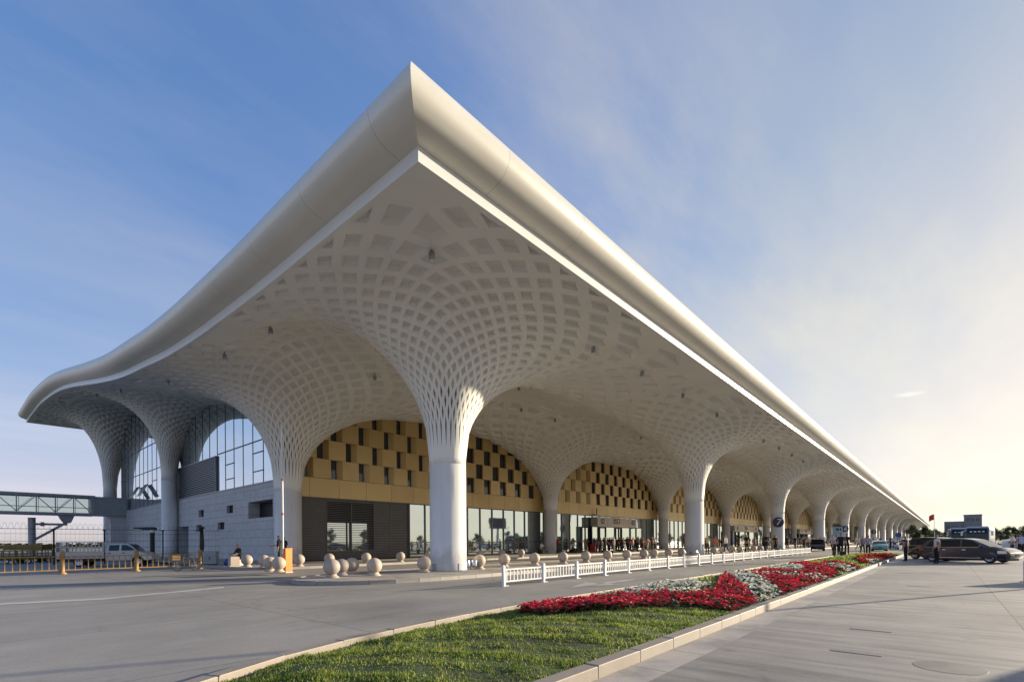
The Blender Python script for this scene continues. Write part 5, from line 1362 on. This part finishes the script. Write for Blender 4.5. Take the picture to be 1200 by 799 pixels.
# ------------------------------------------------------------------ numbers on the columns and a round sign
def number_sign(i,txt,label,z=4.4):
    x=X0+XS*i; y=20.
    a=math.atan2(-y,-x)+R(6); r=.975
    t=thing('column_number_sign',label,'number sign',(x+r*math.cos(a),y+r*math.sin(a),z),a+math.pi/2,'round number signs on the columns')
    q=MB(); q.lathe([(.80,-.05),(.80,.045),(.76,.05),(.01,.05)],36,0,Matrix.Translation((0,-.0,0))@Matrix.Rotation(math.pi/2,4,'X')); q.build('disc',[M['navy']],t)
    cu=bpy.data.curves.new('numeral','FONT'); cu.body=txt; cu.size=1.35; cu.extrude=.008; cu.align_x='CENTER'; cu.align_y='CENTER'; cu.shear=.2; cu.offset=.02
    o=bpy.data.objects.new('tmp',cu); C.objects.link(o); bpy.context.view_layer.update()
    me=bpy.data.meshes.new_from_object(o.evaluated_get(bpy.context.evaluated_depsgraph_get())); bpy.data.objects.remove(o)
    me.materials.clear(); me.materials.append(M['white_enamel']); n=link('numeral',me,t); n.location=(0,-.065,0); n.rotation_euler=(math.pi/2,0,0)
number_sign(2,'7','round navy sign with a white seven on the third thick column')
number_sign(4,'6','round navy sign with a white six on the fifth thick column')
number_sign(6,'5','round navy sign with a white five on a far thick column')
x,y=far(1053,112); t=thing('round_road_sign','round blue road sign on a pole beyond the pedestrians','road sign',(x,y,0),math.atan2(-y,-x)+math.pi/2)
q=MB(); q.lathe([(.06,0),(.06,2.6)],10,0); q.build('pole',[M['steel']],t)
q=MB(); q.lathe([(.5,-.02),(.5,.02)],28,0,Matrix.Translation((0,-.08,2.55))@Matrix.Rotation(math.pi/2,4,'X')@Matrix.Scale(1.15,4)); q.build('disc',[M['blue']],t)
# pale blue advertising panel between far columns
x,y=far(981.5,128); t=thing('advertising_panel','tall pale blue panel with dark marks standing between the far columns','panel',(x,y,0),math.atan2(-y,-x)+math.pi/2)
M['pale_blue']=mat('pale_blue',(.30,.50,.66),.35,0,.05)
q=MB(); q.box(-1.15,1.15,-.1,.1,.9,5.0,0); q.box(-1.2,1.2,-.12,.12,4.95,5.15,1); q.box(-.3,.3,-.12,-.101,4.0,4.5,1); q.box(.5,.85,-.12,-.101,4.0,4.5,1); q.box(-1.2,1.2,-.12,.12,.6,.9,1); q.build('panel',[M['pale_blue'],M['navy']],t)
q=MB(); q.box(-1,-.85,-.08,.08,0,.6,0); q.box(.85,1,-.08,.08,0,.6,0); q.build('leg',[M['steel']],t)
# flag
x,y=far(1095,175); t=thing('flagpole','slim flagpole with a red flag beyond the end of the canopy','flagpole',(x,y,0),math.atan2(-y,-x)+math.pi/2)
q=MB(); q.tube([(0,0,0),(0,0,10.6)],[.1,.05],8); q.build('pole',[M['white_enamel']],t)
q=MB(); vs=[];fs=[]
for i in range(9):
    for k in range(7): u=i/8; v_=k/6; vs.append((-.08-1.35*u,.18*math.sin(u*6+v_),10.3-2.0*v_-.7*u*u))
for i in range(8):
    for k in range(6): a=i*7+k; fs.append((a,a+7,a+8,a+1))
q.add(vs,fs,0,True); q.build('flag',[M['red']],t)
# white barrier standing at the right edge
x,y=ground(1200.5,681.5); t=thing('crowd_barrier','short white tube barrier at the right edge of the apron','barrier',(x,y,0),R(-75))
q=MB(); q.tube([(0,0,0),(0,0,.74),(.05,0,.8),(1.6,0,.8),(1.65,0,.74),(1.65,0,0)],.035,8); q.tube([(0,0,.15),(1.65,0,.15)],.025,8)
for s in (0,1.65): q.box(s-.04,s+.04,-.22,.22,0,.03,0)
q.build('frame',[M['white_enamel']],t)
q=MB(); q.box(.04,1.61,-.01,.01,.18,.77,0); q.build('board',[M['white_enamel']],t)
# ------------------------------------------------------------------ trees
M['bark']=mat('bark',(.09,.07,.05),.9,0,.3,8,.6,20)
M['tree_leaf']=m_leafy('tree_leaves',[(0,(.025,.045,.015)),(.6,(.05,.075,.025)),(1,(.09,.11,.035))],.6,.25)
def tree_meshes(seed,hgt,wid,n,leaf):
    g=random.Random(seed); q=MB(); th=hgt*.32
    q.tube([(0,0,-.1),(.05,0,th*.5),(0,.05,th),(.1,0,hgt*.7)],[.22,.17,.14,.05],8)
    cl=[]
    for i in range(9):
        a=g.uniform(0,6.28); r=g.uniform(.1,.8)*wid*.5; z=th*1.05+g.random()*(hgt-th)*.85
        k=1-abs((z-th)/(hgt-th)-.4)*.8; c=Vector((r*k*math.cos(a),r*k*math.sin(a),z)); cl.append((c,g.uniform(.22,.38)*wid*.62))
        q.tube([(0,0,th*.9),tuple(c*.55+Vector((0,0,th*.4))),tuple(c)],[.09,.06,.02],6)
    tm=q.mesh('trunk',[M['bark']]); V=[];Fc=[]
    for i in range(n):
        c,r=g.choice(cl); d=Vector((g.gauss(0,1),g.gauss(0,1),g.gauss(0,.8))).normalized()*r*g.random()**.45; p=c+d
        u=Vector((g.gauss(0,1),g.gauss(0,1),g.gauss(0,.7))).normalized(); w_=u.orthogonal().normalized(); s=leaf*g.uniform(.6,1.3); o=len(V)
        V+= [tuple(p-u*s),tuple(p+w_*s*.55),tuple(p+u*s),tuple(p-w_*s*.55)]; Fc.append((o,o+1,o+2,o+3))
    me=bpy.data.meshes.new('crown'); me.from_pydata(V,[],Fc); me.materials.append(M['tree_leaf']); return tm,me
TM=[tree_meshes(3,7.5,6.5,2600,.2),tree_meshes(5,9.5,6.,2800,.2),tree_meshes(9,6.,7.5,2600,.19)]
def tree(x,y,k,s,label,group):
    t=thing('broadleaf_tree',label,'tree',(x,y,0),random.uniform(0,6),group); t.scale=(s,s,s)
    if 'tiny' in label: t.scale=(s*2.3,s*2.3,s*.9); t.location.z=-.9
    link('trunk',TM[k][0],t); link('crown',TM[k][1],t)
g=random.Random(4)
G1='trees beyond the coaches'
for i,(px,d,k,s) in enumerate([(1166,150,0,.62),(1173,165,2,.72),(1181,150,1,.55),(1188,170,0,.72),(1195,155,2,.66),(1202,150,1,.6),(1158,190,2,.7)]):
    x,y=far(px,d); tree(x,y,k,s,'dark green tree in the far row of trees right of the coaches',G1)
for i,(px,d,k,s) in enumerate([(1077,230,2,1.05),(1084,215,0,.95),(1090,230,2,1.0),(1097,240,0,.85),(1103,240,2,.85),(1109,200,0,.6),(1070,260,0,1.2)]):
    x,y=far(px,d); tree(x,y,k,s,'dark green tree in the row between the canopy end and the coaches','trees left of the coaches')
for i in range(44):
    px=-30+i*4.; x,y=far(px,g.uniform(330,380)); tree(x,y,i%3,g.uniform(.42,.6),'tiny dark tree on the far horizon at the left edge','trees on the far left horizon')
for i in range(26):
    x=-10+i*8.2+g.uniform(-2,2); tree(x,g.uniform(-66,-58),(i*2)%3,g.uniform(.55,.85),'broad tree across the apron that shows only as a reflection in the glazing','trees mirrored in the glazing')
# grey block on the right horizon
x,y=far(1131,300); t=thing('office_block','plain grey stepped block on the horizon behind the coaches','building',(x,y,0),math.atan2(-y,-x)+math.pi/2)
M['concrete']=mat('block_concrete',(.20,.20,.21),.7,0,.1,.3)
q=MB(); q.box(-9.5,4.6,0,14,0,12.2,0); q.build('low_wing',[M['concrete']],t)
q=MB(); q.box(-.5,7.5,-.5,12,0,15.6,0); q.box(-.7,7.7,-.7,12.2,15.6,16.1,0); q.build('tower',[M['concrete']],t)
for (a,b_,c,zz) in [(-8.5+2.2*k,-.05,.02,z) for z in (4,8) for k in range(4)]+[(.6+2.2*k,-.56,-.49,12.2) for k in range(3)]:
    q=MB(); q.box(a,a+1.3,b_,c,zz,zz+1.7,0); q.build('window',[M['glass_dark']],t)
# billboard opposite the terminal (it shows in the glazing)
t=thing('billboard','wide dark billboard on a single pole mirrored in the front glazing','billboard',(106,-18,0),R(0))
q=MB(); q.lathe([(.4,0),(.34,5.7)],16,0); q.build('pole',[M['steel']],t)
q=MB(); q.box(-3.4,3.4,-.3,.3,5.6,8.7,0); q.build('board',[M['navy']],t)
q=MB(); q.box(-3.6,3.6,.31,1.1,5.5,5.6,0); q.box(-3.6,-3.55,1.0,1.1,5.6,6.4,0); q.box(3.55,3.6,1.0,1.1,5.6,6.4,0); q.build('catwalk',[M['steel']],t)
# lamp columns right of the frame whose shadows cross the road
def street_lamp(x,y,h,r,label):
    t=thing('street_lamp',label,'street lamp',(x,y,0),R(-90),'street lamps right of the frame')
    q=MB(); q.lathe([(r*1.8,0),(r*1.8,.5),(r,.6),(r*.7,h)],14,0); q.build('pole',[M['steel']],t)
    q=MB(); q.bar((0,0,h),(1.6,0,h+.3),.1); q.build('arm',[M['steel']],t)
    q=MB(); q.box(1.4,2.3,-.16,.16,h+.2,h+.36,0); q.build('lamp_head',[M['steel']],t)
street_lamp(27.5,-4.4,9,.075,'lower street lamp on the apron outside the right edge of the photo')
street_lamp(82,-13.,22,.3,'thick high-mast lamp far across the apron outside the right edge')
# ------------------------------------------------------------------ sky, sun, render settings
SAZ=R(-26); SEL=R(11.5)
sdir=Vector((math.cos(SAZ)*math.cos(SEL),math.sin(SAZ)*math.cos(SEL),math.sin(SEL)))
sl=bpy.data.lights.new('sun','SUN'); sl.energy=3.6; sl.angle=R(.6); sl.color=(1,.85,.64)
so=bpy.data.objects.new('sun',sl); C.objects.link(so); so.rotation_euler=sdir.to_track_quat('Z','Y').to_euler()
w=bpy.data.worlds.new('World'); sc.world=w; w.use_nodes=True; nt=w.node_tree
bg=nt.nodes['Background']; sky=nt.nodes.new('ShaderNodeTexSky'); sky.sky_type='NISHITA'; sky.sun_disc=False
sky.sun_elevation=SEL; sky.sun_rotation=math.atan2(sdir.x,sdir.y); sky.altitude=800; sky.air_density=1.0; sky.dust_density=1.4; sky.ozone_density=2.0
tc=nt.nodes.new('ShaderNodeTexCoord'); sp=nt.nodes.new('ShaderNodeSeparateXYZ'); nt.links.new(tc.outputs['Generated'],sp.inputs[0])
# thin high cloud: noise on a plane overhead, drawn out along the wind
zc=nt.nodes.new('ShaderNodeMath'); zc.operation='MAXIMUM'; zc.inputs[1].default_value=.0; nt.links.new(sp.outputs[2],zc.inputs[0])
za=nt.nodes.new('ShaderNodeMath'); za.operation='ADD'; za.inputs[1].default_value=.12; nt.links.new(zc.outputs[0],za.inputs[0])
def div(a):
    d=nt.nodes.new('ShaderNodeMath'); d.operation='DIVIDE'; nt.links.new(a,d.inputs[0]); nt.links.new(za.outputs[0],d.inputs[1]); return d.outputs[0]
cb=nt.nodes.new('ShaderNodeCombineXYZ'); nt.links.new(div(sp.outputs[0]),cb.inputs[0]); nt.links.new(div(sp.outputs[1]),cb.inputs[1])
mp=nt.nodes.new('ShaderNodeMapping'); mp.inputs['Rotation'].default_value=(0,0,R(35)); mp.inputs['Scale'].default_value=(.35,.9,1); mp.inputs['Location'].default_value=(3.1,.7,0); nt.links.new(cb.outputs[0],mp.inputs[0])
n1=noise(nt,mp.outputs[0],1.6,8,.6); n2=noise(nt,mp.outputs[0],.7,3,.5)
cl=mixc(nt,1.,ramp(nt,n1,[(.38,(0,0,0)),(.62,(1,1,1))]),ramp(nt,n2,[(.36,(.1,.1,.1)),(.58,(1,1,1))]),'MULTIPLY')
dt=nt.nodes.new('ShaderNodeVectorMath'); dt.operation='DOT_PRODUCT'; nt.links.new(tc.outputs['Generated'],dt.inputs[0]); dt.inputs[1].default_value=sdir
sunw=ramp(nt,dt.outputs['Value'],[(.15,(0,0,0)),(.9,(1,1,1))])
hs=nt.nodes.new('ShaderNodeHueSaturation'); hs.inputs['Saturation'].default_value=1.25; nt.links.new(sky.outputs[0],hs.inputs['Color'])
# thin veil of haze that tames the glow round the sun: x/(1+x/k)
v1=nt.nodes.new('ShaderNodeVectorMath'); v1.operation='MULTIPLY_ADD'; v1.inputs[1].default_value=(1/3.5,1/3.3,1/2.75); v1.inputs[2].default_value=(1,1,1); nt.links.new(hs.outputs[0],v1.inputs[0])
v2=nt.nodes.new('ShaderNodeVectorMath'); v2.operation='DIVIDE'; nt.links.new(hs.outputs[0],v2.inputs[0]); nt.links.new(v1.outputs[0],v2.inputs[1])
# pale lilac haze low over the horizon
hz0=nt.nodes.new('ShaderNodeMath'); hz0.operation='MULTIPLY'; hz0.inputs[1].default_value=-7.; nt.links.new(zc.outputs[0],hz0.inputs[0])
hz1=nt.nodes.new('ShaderNodeMath'); hz1.operation='EXPONENT'; nt.links.new(hz0.outputs[0],hz1.inputs[0])
hz2=nt.nodes.new('ShaderNodeMath'); hz2.operation='MULTIPLY'; hz2.inputs[1].default_value=.62; nt.links.new(hz1.outputs[0],hz2.inputs[0])
b0=nt.nodes.new('ShaderNodeRGBToBW'); nt.links.new(v2.outputs[0],b0.inputs[0])
h0=nt.nodes.new('ShaderNodeVectorMath'); h0.operation='SCALE'; nt.links.new(b0.outputs[0],h0.inputs['Scale'])
hzc=mixc(nt,sunw,(.98,1.0,1.06),(1.03,1.0,.82)); nt.links.new(hzc,h0.inputs[0])
SKYC=mixc(nt,hz2.outputs[0],mixc(nt,1.,v2.outputs[0],mixc(nt,ramp(nt,dt.outputs['Value'],[(.55,(0,0,0)),(.98,(1,1,1))]),(1.15,.96,1.32),(1.07,.99,1.05)),'MULTIPLY'),h0.outputs[0])
# cloud takes the sky's own brightness, whitened
bw=nt.nodes.new('ShaderNodeRGBToBW'); nt.links.new(SKYC,bw.inputs[0])
cw=nt.nodes.new('ShaderNodeVectorMath'); cw.operation='SCALE'; nt.links.new(mixc(nt,sunw,(1.0,1.0,1.10),(1.04,1.0,.88)),cw.inputs[0]); 
ms=nt.nodes.new('ShaderNodeMath'); ms.operation='MULTIPLY_ADD'; ms.inputs[1].default_value=.62; ms.inputs[2].default_value=1.12; nt.links.new(bw.outputs[0],ms.inputs[0]); nt.links.new(ms.outputs[0],cw.inputs['Scale'])
cf=nt.nodes.new('ShaderNodeMath'); cf.operation='MULTIPLY'; cf.inputs[1].default_value=.95; nt.links.new(mixc(nt,1.,mixc(nt,.14,cl,(1,1,1)),ramp(nt,dt.outputs['Value'],[(.0,(.42,.42,.42)),(.25,(.5,.5,.5)),(.65,(1,1,1))]),'MULTIPLY'),cf.inputs[0])
fin=mixc(nt,cf.outputs[0],SKYC,cw.outputs[0])
# one small lens-shaped cloud low over the end of the canopy
q_=Vector(ray(1065,462)).normalized()
dv=nt.nodes.new('ShaderNodeVectorMath'); dv.operation='SUBTRACT'; nt.links.new(tc.outputs['Generated'],dv.inputs[0]); dv.inputs[1].default_value=q_
ds=nt.nodes.new('ShaderNodeVectorMath'); ds.operation='MULTIPLY'; ds.inputs[1].default_value=(1,1,6); nt.links.new(dv.outputs[0],ds.inputs[0])
dl_=nt.nodes.new('ShaderNodeVectorMath'); dl_.operation='LENGTH'; nt.links.new(ds.outputs[0],dl_.inputs[0])
wob=nt.nodes.new('ShaderNodeMath'); wob.operation='MULTIPLY_ADD'; wob.inputs[1].default_value=.028; nt.links.new(noise(nt,tc.outputs['Generated'],60,4),wob.inputs[0]); nt.links.new(dl_.outputs['Value'],wob.inputs[2])
fin=mixc(nt,ramp(nt,wob.outputs[0],[(.02,(.6,.6,.6)),(.04,(0,0,0))]),fin,(2.8,2.75,2.5))
nt.links.new(fin,bg.inputs[0]); bg.inputs[1].default_value=.15
sc.view_settings.view_transform='Standard'; sc.view_settings.look='None'; sc.view_settings.gamma=1; sc.view_settings.use_curve_mapping=False
sc.view_settings.exposure=1.38
sc.render.engine='CYCLES'; sc.cycles.use_denoising=True
try: sc.cycles.denoiser='OPENIMAGEDENOISE'
except Exception: pass
sc.cycles.max_bounces=8; sc.cycles.diffuse_bounces=6; sc.cycles.glossy_bounces=4; sc.cycles.transmission_bounces=6; sc.cycles.transparent_max_bounces=8
sc.cycles.sample_clamp_indirect=8; sc.cycles.caustics_reflective=False; sc.cycles.caustics_refractive=False
